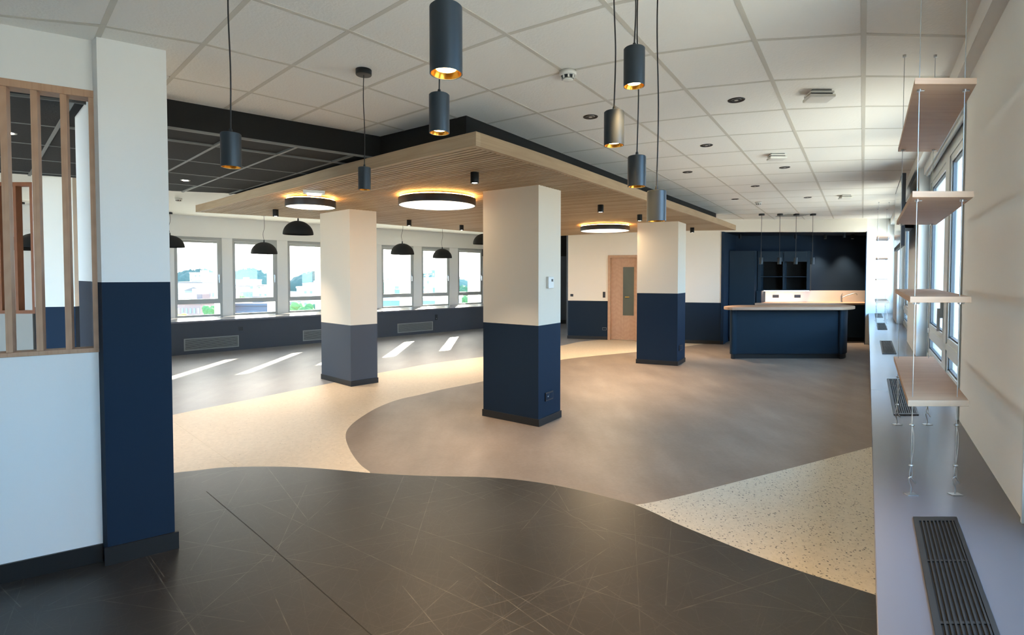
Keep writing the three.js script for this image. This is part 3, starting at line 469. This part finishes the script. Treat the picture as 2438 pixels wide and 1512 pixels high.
function littleSpot([x, z], yTop, label, group, m = M.blackMetal, lit = 4.6, h = 0.095, r = 0.038) {
  const o = thing('ceiling_spot', label, 'spotlight', [x, 0, z], group), y = yTop - h;
  part('spot_body', lathe([[0.001, yTop], [r, yTop], [r, y], [r - 0.003, y], [r - 0.005, y + 0.02], [0.001, y + 0.02]], 24), m, o);
  part('bulb', cyl(r * 0.62, r * 0.62, y + 0.004, y + 0.014, 18), lit ? M.spotBulb : M.plastic, o);
  if (lit) lampSpot(o, y + 0.002, [1, 0.8, 0.58], lit, 0.7);
}
['beside the smallest round lamp', 'nearest the front corner', 'right of the grey-footed column', 'just left of the central column', 'just right of the central column', 'right beside the lowest pendant', 'at the far corner before the kitchen'].forEach((w, i) => littleSpot([[-3.285, -7.148], [-0.332, -4.579], [-1.703, -8.507], [-0.918, -9.362], [1.15, -6.678], [1.922, -7.741], [3.456, -9.858]][i], 2.46, 'small black cylinder spotlight under the canopy ' + w, 'spots under the canopy'));
{
  const [x, z] = [-2.143, -5.578], o = thing('emergency_light', 'white rectangular emergency light box under the canopy above the smallest round lamp', 'emergency light', [x, 0, z]);
  o.rotation.y = 0.35;
  part('light_body', new THREE.BoxGeometry(0.22, 0.03, 0.12).translate(0, 2.445, 0), M.plastic, o); part('diffuser', new THREE.BoxGeometry(0.14, 0.02, 0.045).translate(0, 2.42, 0.02), M.emergency, o);
}
['above the central pendant cluster', 'further off, above the kitchen pendants', 'far off on the white ceiling beyond the black one'].forEach((w, i) => {
  const [x, z] = [[0.34, -3.156], [4.185, -8.736], [-5.382, -8.308]][i], o = thing('smoke_detector', 'white round smoke detector ' + w, 'smoke detector', [x, 0, z], 'smoke detectors'), y = HC;
  part('detector_base', lathe([[0.001, y], [0.052, y], [0.052, y - 0.022], [0.047, y - 0.03], [0.001, y - 0.03]], 28), M.plastic, o);
  part('detector_vents', cyl(0.034, 0.042, y - 0.046, y - 0.03, 20), M.gasket, o);
  part('detector_ribs', Array.from({ length: 8 }, (_, k) => new THREE.BoxGeometry(0.006, 0.018, 0.01).translate(0.04, y - 0.038, 0).rotateY(k * Math.PI / 4)), M.plastic, o);
  part('detector_cap', lathe([[0.001, y - 0.058], [0.026, y - 0.056], [0.036, y - 0.046], [0.001, y - 0.044]], 24), M.plastic, o);
});
['nearest and largest of all', 'beside the leftmost cluster pendant, near the canopy', 'second nearest, right of the cluster', 'third along the row beside the canopy', 'right of the second square diffuser', 'further down, between the two rows', 'far along the row beside the canopy', 'furthest right, beyond the second square diffuser'].forEach((w, i) => {
  const [x, z] = [[1.589, -3.665], [0.615, -4.05], [1.859, -4.934], [2.112, -6.201], [3.139, -5.937], [3.388, -7.176], [3.639, -8.399], [4.721, -8.218]][i], o = thing('recessed_downlight', 'black ringed recessed downlight in the white ceiling, ' + w, 'downlight', [x, 0, z], 'recessed downlights'), y = HC;
  part('ring', lathe([[0.03, y + 0.001], [0.05, y - 0.006], [0.056, y - 0.004], [0.058, y + 0.001]], 32), M.plinth, o); part('lens', cyl(0.032, 0.032, y - 0.003, y, 24), M.plastic, o); part('lens_rim', lathe([[0.014, y - 0.004], [0.032, y - 0.0045], [0.032, y - 0.003]], 24), M.socket, o);
});
['nearest', 'middle', 'furthest'].forEach((w, i) => {
  const [x, z] = [[2.074, -3.506], [2.713, -5.297], [5.176, -8.0]][i], o = thing('air_diffuser', 'white square air diffuser box under the white ceiling, ' + w + ' of three', 'air diffuser', [x, 0, z], 'square ceiling diffusers');
  const q = (h, y0, y1, bv) => slab([[-h, -h * 0.75], [h, -h * 0.75], [h * 1.12, h * 0.75], [-h * 0.88, h * 0.75]].map(([a, c]) => [a - c * 0.25, c]), y0, y1, bv);
  part('diffuser_plate', q(0.085, HC - 0.055, HC - 0.032, 0.006), M.plastic, o); part('diffuser_slots', q(0.07, HC - 0.032, HC - 0.024), M.gasket, o); part('diffuser_neck', q(0.078, HC - 0.024, HC - 0.012), M.plastic, o); part('diffuser_collar', q(0.065, HC - 0.012, HC + 0.002), M.grey, o);
});
{
  const [x, z] = [5.821, -10.622], o = thing('ceiling_grille', 'flat pale air grille in the white ceiling above the kitchen island pendants', 'air grille', [x, 0, z]);
  part('grille_panel', new THREE.BoxGeometry(0.5, 0.008, 0.5).translate(0, HC - 0.003, 0), M.frameGrey, o); part('grille_slot', [-0.15, -0.05, 0.05, 0.15].map((d) => new THREE.BoxGeometry(0.44, 0.004, 0.03).translate(0, HC - 0.008, d)), M.grey, o);
}
[[-3.564, -5.62], [-3.662, -3.757]].forEach(([x, z], i) => {
  const o = thing('recessed_downlight', i ? 'lit downlight in the black ceiling seen through the slatted screen' : 'lit downlight in the black ceiling before the white far ceiling', 'downlight', [x, 0, z], 'lit downlights in the black ceiling');
  part('ring', lathe([[0.025, HB], [0.045, HB - 0.005], [0.048, HB]], 28), M.grey, o); part('bulb', cyl(0.028, 0.028, HB - 0.006, HB - 0.002, 20), M.spotBulb, o); lampSpot(o, HB - 0.012, [1, 0.75, 0.5], 2, 0.8);
});

// ------------------------------------------------------------------ kitchen
{
  const ks = setting('wall_kitchen_side'), kr = setting('wall_kitchen_return'), kb = setting('wall_kitchen_back'), kc = setting('ceiling_kitchen');
  part('recess_side', wbox(11.62, 12.6, -3.42, -3.225, 0, 2.7), M.navy, ks); part('recess_lining', wbox(11.422, 11.62, -3.26, -3.2, 0, 2.515), M.navy, ks); part('recess_side', wbox(11.72, 12.6, -0.03, 0.12, 0, 2.7), M.navy, kr);
  part('recess_back', wbox(12.505, 12.65, -3.4, 0.1, 0, 2.7), M.navy, kb); part('recess_ceiling', wbox(11.5, 12.6, -3.4, 0.1, 2.51, 2.6), M.navy, kc); part('recess_jamb', wbox(11.42, 11.72, -0.045, -0.028, 0, 2.52), M.navy, kr);
  const tall = thing('tall_cabinet', 'tall flat navy cabinet at the left of the kitchen recess', 'cabinet');
  part('carcass', wbox(11.92, 12.5, -3.21, -2.62, 0.08, 2.115), M.laminate, tall); part('door', wbox(11.9, 11.92, -3.208, -2.622, 0.09, 2.113, 0.001), M.laminate, tall); part('plinth', wbox(11.96, 12.5, -3.21, -2.62, 0, 0.08), M.plinth, tall);
  const base = thing('base_cabinet', 'navy base cabinet run with dark plinth behind the island', 'cabinet');
  part('carcass', wbox(11.92, 12.5, -2.58, -0.05, 0.09, 0.86), M.laminate, base); part('plinth', wbox(11.97, 12.5, -2.58, -0.05, 0, 0.09), M.plinth, base);
  for (let i = 0; i < 4; i++) part('door', wbox(11.9, 11.92, -2.575 + i * 0.632, -1.953 + i * 0.632, 0.1, 0.855, 0.001), M.laminate, base);
  const top = thing('worktop', 'pale worktop of the back kitchen counter carrying the tap', 'worktop'); part('worktop_board', wbox(11.87, 12.5, -2.6, -0.045, 0.86, 0.9, 0.002), M.beech, top);
  const splash = thing('splashback', 'white splashback panel behind the tap and sockets', 'splashback'); part('splash_panel', wbox(12.485, 12.5, -2.6, -0.045, 0.9, 1.175), mat(0xe6ddd4, 0.35), splash);
  const up = thing('shelf_cabinet', 'navy wall cabinet with two flaps above open dark shelves', 'cabinet');
  const c = (b0, b1, y0, y1, a0 = 12.15, a1 = 12.5, m = M.laminate, n = 'panel', p = up) => part(n, wbox(a0, a1, b0, b1, y0, y1, 0.001), m, p);
  c(-2.6, -2.53, 1.18, 2.118, 12.15, 12.5, M.laminate, 'side_panel'); c(-1.44, -1.365, 1.18, 2.118, 12.15, 12.5, M.laminate, 'side_panel'); c(-2.53, -1.44, 2.09, 2.118, 12.17, 12.5, M.laminate, 'top_panel'); c(-2.53, -1.44, 1.18, 1.205, 12.15, 12.5, M.laminate, 'bottom_panel');
  c(-2.53, -1.44, 1.2, 2.1, 12.47, 12.5, M.black, 'back_panel'); c(-2.01, -1.965, 1.2, 1.87, 12.16, 12.47, M.laminate, 'divider'); c(-2.53, -2.01, 1.5, 1.52, 12.17, 12.47, M.laminate, 'shelf'); c(-1.965, -1.44, 1.5, 1.52, 12.17, 12.47, M.laminate, 'shelf'); c(-2.53, -1.44, 1.865, 1.885, 12.17, 12.47, M.black, 'inner_shelf');
  c(-2.528, -2.0, 1.87, 2.112, 12.145, 12.165, M.laminate, 'flap_door'); c(-1.985, -1.442, 1.87, 2.112, 12.145, 12.165, M.laminate, 'flap_door'); part('lower_side', wbox(12.0, 12.48, -2.595, -2.48, 0.902, 1.178), M.laminate, up);
  const strip = thing('led_strip', 'thin warm lit strip under the wall cabinet', 'light strip', [0, 0, 0]);
  part('light_channel', wbox(12.18, 12.2, -2.46, -1.38, 1.166, 1.1775), M.led, strip);
  const r = new THREE.RectAreaLight(new THREE.Color(1, 0.72, 0.52), 6, 1.1, 0.03); r.name = 'strip_light'; const [sx, sz] = W(12.19, -1.94); r.position.set(sx, 1.163, sz); r.rotation.x = -Math.PI / 2; strip.add(r);
  [[-2.3, 'left'], [-1.77, 'right']].forEach(([b, side]) => { const s = thing('wall_socket', 'wide black socket on the white splashback, ' + side + ' of the pair', 'socket', [0, 0, 0], 'sockets on the splashback'); part('socket_plate', wbox(12.475, 12.485, b, b + 0.15, 1.0, 1.07, 0.001), M.socket, s); });
  const [tx, tz] = W(12.33, -0.62), tap = thing('kitchen_tap', 'slim steel mixer tap with long spout before the white splashback', 'tap', [tx, 0.9, tz]);
  part('tap_body', [cyl(0.028, 0.026, 0, 0.03, 16), cyl(0.02, 0.02, 0.03, 0.15, 16)], M.steel, tap); part('spout', tube([[0, 0.09, 0], [0.1, 0.15, 0.02], [0.26, 0.205, 0.05], [0.32, 0.21, 0.06], [0.335, 0.19, 0.063], [0.335, 0.17, 0.063]], 0.011, 32, 10), M.steel, tap); part('lever', tube([[0, 0.15, 0], [0.01, 0.18, 0], [0.03, 0.21, 0]], 0.007, 10, 8), M.steel, tap);
  const sw = thing('light_switch', 'small black switch on the navy recess side by the tall cabinet', 'switch'); part('switch_plate', wbox(11.6, 11.68, -3.226, -3.215, 1.05, 1.15), M.socket, sw);
  // recess spots
  [[12.1, -3.02], [12.15, -1.72], [12.2, -1.02], [11.8, -0.55], [12.2, -0.37]].forEach(([a, b], i) => littleSpot(W(a, b), 2.51, 'small dark cylinder spotlight on the kitchen recess ceiling, ' + ['over the tall cabinet', 'left of the bare navy wall', 'above the bare navy wall', 'nearest the room, right side', 'in the right corner'][i], 'spots in the kitchen recess', M.graphite, i === 2 || i === 4 ? 3 : 0, 0.1, 0.03));
  // island with two rounded ends
  const isl = thing('kitchen_island', 'navy kitchen island with rounded ends and a pale wooden top', 'kitchen island');
  const cap = (a0, a1, b0, b1, grow) => { const q = [], mid = (a0 + a1) / 2, ra = (a1 - a0) / 2; for (let i = 0; i <= 16; i++) { const t = -Math.PI / 2 + Math.PI * i / 16; q.push(W(mid + Math.sin(t) * ra, b1 - grow + Math.cos(t) * grow)); } for (let i = 0; i <= 16; i++) { const t = Math.PI / 2 + Math.PI * i / 16; q.push(W(mid + Math.sin(t) * ra, b0 + grow + Math.cos(t) * grow)); } return q; };
  part('island_top', slab(cap(9.28, 10.02, -2.68, -0.22, 0.3), 0.915, 0.965, 0.004), M.beech, isl);
  part('end_post', slab(cap(9.42, 9.9, -2.56, -2.36, 0.1).map((p) => p), 0.09, 0.915), M.laminate, isl); part('end_post', slab(cap(9.42, 9.9, -0.56, -0.36, 0.1), 0.09, 0.915), M.laminate, isl);
  part('front_panel', wbox(9.47, 9.85, -2.47, -0.45, 0.09, 0.915), M.laminate, isl);
  part('plinth', [slab(cap(9.44, 9.88, -2.54, -2.38, 0.08), 0, 0.09), slab(cap(9.44, 9.88, -0.54, -0.38, 0.08), 0, 0.09), wbox(9.49, 9.83, -2.47, -0.45, 0, 0.09)], M.plinth, isl);
  const ord = ['first', 'second', 'third', 'fourth'];
  [5.039, 5.41, 5.738, 6.075].forEach((x, i) => {
    const z = -10.4, o = thing('cylinder_pendant', 'small unlit cylinder pendant above the kitchen island, ' + ord[i] + ' from the canopy', 'pendant lamp', [x + (10.4 / 10.38 - 1) * x, 0, z], 'pendants above the kitchen island'), y = 1.77, h = 0.135;
    part('lamp_body', lathe([[0.001, y + h], [0.036, y + h], [0.036, y], [0.032, y], [0.032, y + h - 0.01], [0.001, y + h - 0.01]], 24), M.graphite, o); part('cord', cyl(0.004, 0.004, y + h, HC - 0.02, 6), M.plinth, o); part('ceiling_rose', cyl(0.055, 0.055, HC - 0.035, HC, 20), M.blackMetal, o);
  });
}

// ------------------------------------------------------------------ window side: vents, hanging shelves, screen
[[0.69, 1.79], [3.12, 4.21], [5.56, 6.66], [8.05, 9.15], [10.35, 11.42]].forEach(([a0, a1], i) => {
  const o = thing('sill_vent', 'long black slotted vent in the window sill, ' + ['nearest, in the bottom corner', 'second from the front', 'third from the front', 'fourth from the front', 'furthest, at the end wall'][i], 'vent', [0, 0, 0], 'slotted vents in the sill');
  const y = 0.69, b0 = 0.178, b1 = 0.332;
  part('vent_frame', [wbox(a0, a1, b0, b0 + 0.018, y, y + 0.006), wbox(a0, a1, b1 - 0.014, b1, y, y + 0.006), wbox(a0, a0 + 0.03, b0 + 0.018, b1 - 0.014, y, y + 0.006), wbox(a1 - 0.03, a1, b0 + 0.018, b1 - 0.014, y, y + 0.006)], M.plinth, o);
  part('vent_well', wbox(a0 + 0.03, a1 - 0.03, b0 + 0.018, b1 - 0.014, y, y + 0.0012), M.black, o);
  for (let k = 0; k < 9; k++) part('vent_bar', wbox(a0 + 0.03, a1 - 0.03, b0 + 0.026 + k * 0.0132, b0 + 0.0315 + k * 0.0132, y + 0.0012, y + 0.006), M.plinth, o);
  for (const t of [0.25, 0.5, 0.75]) part('cross_bar', wbox(a0 + (a1 - a0) * t - 0.005, a0 + (a1 - a0) * t + 0.005, b0 + 0.018, b1 - 0.014, y + 0.001, y + 0.004), M.plinth, o);
});
function hangingShelf(a0, a1, b0, b1, levels, label, detail) {
  const o = thing('hanging_shelf', label, 'shelf', [0, 0, 0], 'cable-hung shelves'), y0 = 0.69;
  for (const y of levels) part('shelf_board', wbox(a0, a1, b0, b1, y, y + 0.023, 0.0015), M.beech, o);
  for (const [a, b] of [[a0 + 0.055, b0 + 0.022], [a0 + 0.055, b1 - 0.035], [a1 - 0.055, b0 + 0.022], [a1 - 0.055, b1 - 0.035]]) {
    const [x, z] = W(a, b), hook = y0 + 0.085;
    const c = part('cable', cyl(0.0015, 0.0015, hook, HC, 8).translate(x, 0, z), M.steel, o);
    for (const y of levels) part('cable_clip', [cyl(0.007, 0.007, y - 0.009, y - 0.0005, 12).translate(x, 0, z), new THREE.CylinderGeometry(0.0032, 0.0032, 0.014, 8).rotateZ(Math.PI / 2).translate(x + 0.011, y - 0.005, z)], M.steel, c);
    part('ceiling_anchor', cyl(0.008, 0.008, HC - 0.012, HC, 12).translate(x, 0, z), M.steel, c);
    const hk = part('hook', [tube([[x, y0 + 0.004, z], [x + 0.001, y0 + 0.03, z], [x - 0.006, y0 + 0.05, z], [x - 0.008, y0 + 0.064, z], [x - 0.002, y0 + 0.07, z], [x + 0.006, y0 + 0.062, z], [x + 0.018, y0 + 0.045, z]], 0.0024, 30, 8)], M.steel, o);
    part('base_plate', slab([[x - 0.02, z - 0.012], [x + 0.022, z - 0.012], [x + 0.024, z + 0.012], [x - 0.018, z + 0.012]], y0, y0 + 0.003), M.steel, hk);
    part('cable_loop', [tube([[x, hook + 0.03, z], [x - 0.005, hook, z], [x - 0.004, y0 + 0.07, z], [x + 0.003, y0 + 0.07, z], [x + 0.005, hook, z], [x, hook + 0.03, z]], 0.0017, 20, 6), tube([[x, hook + 0.03, z], [x + 0.006, hook + 0.08, z], [x + 0.007, hook + 0.15, z], [x, hook + 0.19, z]], 0.0015, 14, 6)], M.steel, hk);
    for (const y of [hook + 0.03, hook + 0.19]) part('cable_clamp', new THREE.SphereGeometry(0.007, 10, 8).scale(1.4, 0.7, 1).translate(x, y, z), M.steel, hk);
  }
}
hangingShelf(1.93, 2.98, 0.163, 0.394, [2.262, 1.842, 1.446, 1.052], 'near cable-hung shelf unit with four pale wooden boards over the sill', true);
hangingShelf(8.7, 9.75, 0.15, 0.38, [2.2, 1.84, 1.455, 1.075], 'far cable-hung shelf unit with four small boards before the pale end wall', false);
{
  const tv = thing('wall_screen', 'black flat screen seen edge-on, mounted high on the window pier', 'screen');
  part('screen_case', wbox(5.6, 6.95, 0.355, 0.4, 1.87, 2.66, 0.003), M.socket, tv); part('display', wbox(5.64, 6.91, 0.352, 0.355, 1.91, 2.62), M.screen, tv); part('wall_bracket', wbox(6.0, 6.45, 0.4, 0.53, 2.1, 2.4), M.socket, tv);
  [[3.1, 5.35, 'over the near window'], [6.75, 8.95, 'over the further window, behind the black screen']].forEach(([a0, a1, w]) => { const o = thing('blind_cassette', 'white roller blind cassette ' + w, 'blind', [0, 0, 0], 'blind cassettes'); part('cassette', wbox(a0, a1, 0.565, 0.63, 2.585, 2.68, 0.004), M.frameWhite, o); part('bottom_rail', wbox(a0 + 0.03, a1 - 0.03, 0.585, 0.6, 2.56, 2.585), M.frameGrey, o); });
}

// ------------------------------------------------------------------ the town outside
{
  const town = setting('ground_outside'); part('ground', new THREE.CircleGeometry(2600, 48).rotateX(-Math.PI / 2).translate(0, -26, -900), mat(0xb4ae9e, 1), town);
  part('outer_wall', slab(outline.map(([x, z]) => [x * 1.0, z]), -26, -0.26), M.concrete, town);
  const f = 1220, X = (px, D) => (px - 1219) / f * D, Y = (py, D) => 1.55 + (655 - py) / f * D;
  const wm = mat(0x66707c, 0.4), shutter = mat(0x9aa2a8, 0.7);
  const T = { white: mat(0xb4b2ac, 0.9), cream: mat(0xa2988a, 0.9), pink: mat(0x8c7068, 0.9), blue: mat(0x73889a, 0.8), roof: mat(0x5f5553, 0.9), brick: mat(0x77605a, 0.9), glass: mat(0x5b7a95, 0.3), slateRoof: mat(0x4d4d56, 0.8), tin: mat(0x5a7896, 0.5) };
  function building(label, x0, x1, yTop, D, m, roof, rows = 0, cols = 0, name = 'town_building', depth = 18) {
    const o = thing(name, label, 'building', [0, 0, 0]), a = X(x0, D), b = X(x1, D), top = Y(yTop, D);
    part('walls', new THREE.BoxGeometry(b - a, top + 26, depth).translate((a + b) / 2, (top - 26) / 2, -D - depth / 2), m, o);
    if (roof === 'gable') { const s = new THREE.Shape([[a - 0.6, 0], [b + 0.6, 0], [(a + b) / 2, (b - a) * 0.2]].map((p) => new THREE.Vector2(...p))); part('roof', new THREE.ExtrudeGeometry(s, { depth: depth + 1, bevelEnabled: false }).translate(0, top, -D - depth - 0.5), T.roof, o); }
    else { part('parapet', new THREE.BoxGeometry(b - a + 0.6, 0.8, depth + 0.6).translate((a + b) / 2, top + 0.4, -D - depth / 2), roof ?? T.white, o); part('roof_hut', new THREE.BoxGeometry((b - a) * 0.25, 2.2, 4).translate(a + (b - a) * 0.35, top + 1.6, -D - depth / 2), m, o); }
    for (let r = 0; r < rows; r++) for (let c = 0; c < cols; c++) { const w = (b - a) / cols; part('window', new THREE.BoxGeometry(w * 0.42, 1.5, 0.2).translate(a + w * (c + 0.5), top - 2 - r * 3.1, -D), (r * 7 + c * 3) % 5 ? wm : shutter, o); }
  }
  building('white apartment block on the rise, seen through the first far window', 452, 508, 651, 420, T.white, undefined, 3, 6);
  building('low lavender-roofed house row in the first far window', 420, 512, 674, 330, T.cream, T.roof, 0, 0);
  building('grey-blue gabled hall in the first far window', 440, 484, 692, 250, T.blue, 'gable', 1, 5);
  building('pale arcaded building below the gabled hall', 418, 484, 704, 220, T.white, T.cream, 2, 8);
  building('pinkish house at the right of the first far window', 484, 512, 690, 200, T.pink, T.white, 2, 3);
  building('brick house low in the first far window', 420, 476, 724, 150, T.brick, T.roof, 2, 6);
  building('long white building under the wooded hill', 560, 598, 668, 430, T.white, undefined, 1, 6);
  building('beige warehouse in the second far window', 560, 612, 682, 330, T.cream, T.roof, 1, 5);
  building('pale blue block with few windows in the second far window', 572, 600, 692, 260, T.blue, T.white, 3, 3);
  building('whitish block right of the pale blue one', 601, 650, 694, 255, T.white, undefined, 3, 4);
  building('wide slate-roofed shed low in the second far window', 550, 660, 728, 170, T.slateRoof, T.slateRoof, 0, 0);
  building('white block with pink balconies in the third far window', 706, 775, 686, 260, T.white, T.white, 3, 5);
  building('long grey roof under the hill in the third far window', 720, 800, 677, 400, T.cream, T.slateRoof, 1, 4);
  building('tall stepped white tower in the fourth far window', 932, 960, 648, 380, T.white, T.white, 5, 2);
  building('nearer white house with square windows in the fourth far window', 914, 955, 672, 160, T.white, T.cream, 3, 2);
  building('blue corrugated shed below the white house', 905, 990, 716, 130, T.tin, T.white, 0, 0);
  building('round-balconied white block in the fifth far window', 1004, 1024, 664, 300, T.white, T.cream, 5, 2);
  building('narrow blue glass tower in the fifth far window', 1028, 1044, 646, 330, T.glass, T.glass, 7, 2);
  building('blue shed low in the fifth far window', 1000, 1080, 716, 110, T.tin, T.white, 0, 0);
  // wooded hills
  const hill = (label, x0, x1, yTop, D, m) => {
    const o = thing('wooded_hill', label, 'hill'), w = X(x1, D) - X(x0, D), top = Y(yTop, D), g = new THREE.SphereGeometry(1, 64, 24, 0, Math.PI * 2, 0, Math.PI / 2), p = g.attributes.position;
    for (let i = 0; i < p.count; i++) { const k = 1 + 0.05 * Math.sin(p.getX(i) * 23 + p.getZ(i) * 11) + 0.035 * Math.sin(p.getX(i) * 57 + 2) + 0.03 * Math.sin(p.getX(i) * 101 + p.getY(i) * 31); p.setY(i, p.getY(i) * k); }
    g.scale(w / 2, top + 26, w * 0.25).translate((X(x0, D) + X(x1, D)) / 2, -26, -D - w * 0.25); g.computeVertexNormals(); part('slope', g, m, o);
  };
  const green = mat(0x2f3f3a, 1), green2 = mat(0x3a4c46, 1);
  hill('low wooded hill behind the first far window', 360, 540, 642, 900, green); hill('wooded hill behind the second far window', 520, 640, 640, 820, green2); hill('broad wooded hill behind the third far window', 655, 870, 644, 860, green); hill('distant tree-covered rise behind the fourth and fifth far windows', 880, 1130, 652, 1000, green2);
  // trees
  const leafMats = [mat(0x3f5c30, 1), mat(0x546c3c, 1), mat(0x334c34, 1), mat(0x857d38, 1)], bark = mat(0x5a4a3c, 1);
  [[496, 726, 120, 12, 0, 'green tree low in the first far window'], [430, 744, 110, 8, 3, 'yellowing tree at the foot of the brick house'], [568, 700, 230, 9, 1, 'light green tree left of the pale blue block'], [612, 683, 320, 8, 2, 'dark tree beside the beige warehouse'], [700, 716, 150, 14, 1, 'broad leafy tree low in the third far window'], [728, 722, 140, 12, 0, 'leafy tree below the white block with pink balconies'], [755, 724, 150, 12, 2, 'tree at the right foot of the pink-balconied block'], [922, 668, 300, 14, 2, 'tree standing left of the stepped tower'], [1098, 680, 220, 16, 2, 'dark leafy tree in the sixth far window'], [1112, 700, 160, 14, 0, 'green tree low in the sixth far window']].forEach(([px, py, D, r, mi, label]) => {
    const o = thing('town_tree', label, 'tree', [X(px, D), -26, -D]), top = Y(py, D) + 26, R = r * D / f * 1.3;
    const blobs = []; for (let i = 0; i < 9; i++) { const g = new THREE.IcosahedronGeometry(R * (0.45 + rnd() * 0.3), 2), p = g.attributes.position; for (let q = 0; q < p.count; q++) { const k = 1 + 0.12 * Math.sin(p.getX(q) * 3.1 + p.getY(q) * 4.3 + p.getZ(q) * 2.7 + i); p.setXYZ(q, p.getX(q) * k, p.getY(q) * k, p.getZ(q) * k); } g.computeVertexNormals(); blobs.push(g.translate((rnd() - 0.5) * R * 1.2, top - R * 0.6 - rnd() * R * 0.9, (rnd() - 0.5) * R)); }
    part('crown', blobs, leafMats[mi], o); part('trunk', cyl(R * 0.12, R * 0.08, 0, top - R * 0.8, 8), bark, o);
  });
  // the block across the street, opposite the near windows
  const nb = thing('neighbour_block', 'pale apartment block across the street beyond the sill windows', 'building');
  part('walls', new THREE.BoxGeometry(12, 28, 60).translate(48, -12, -20), T.white, nb);
}
renderer.render(scene, camera);
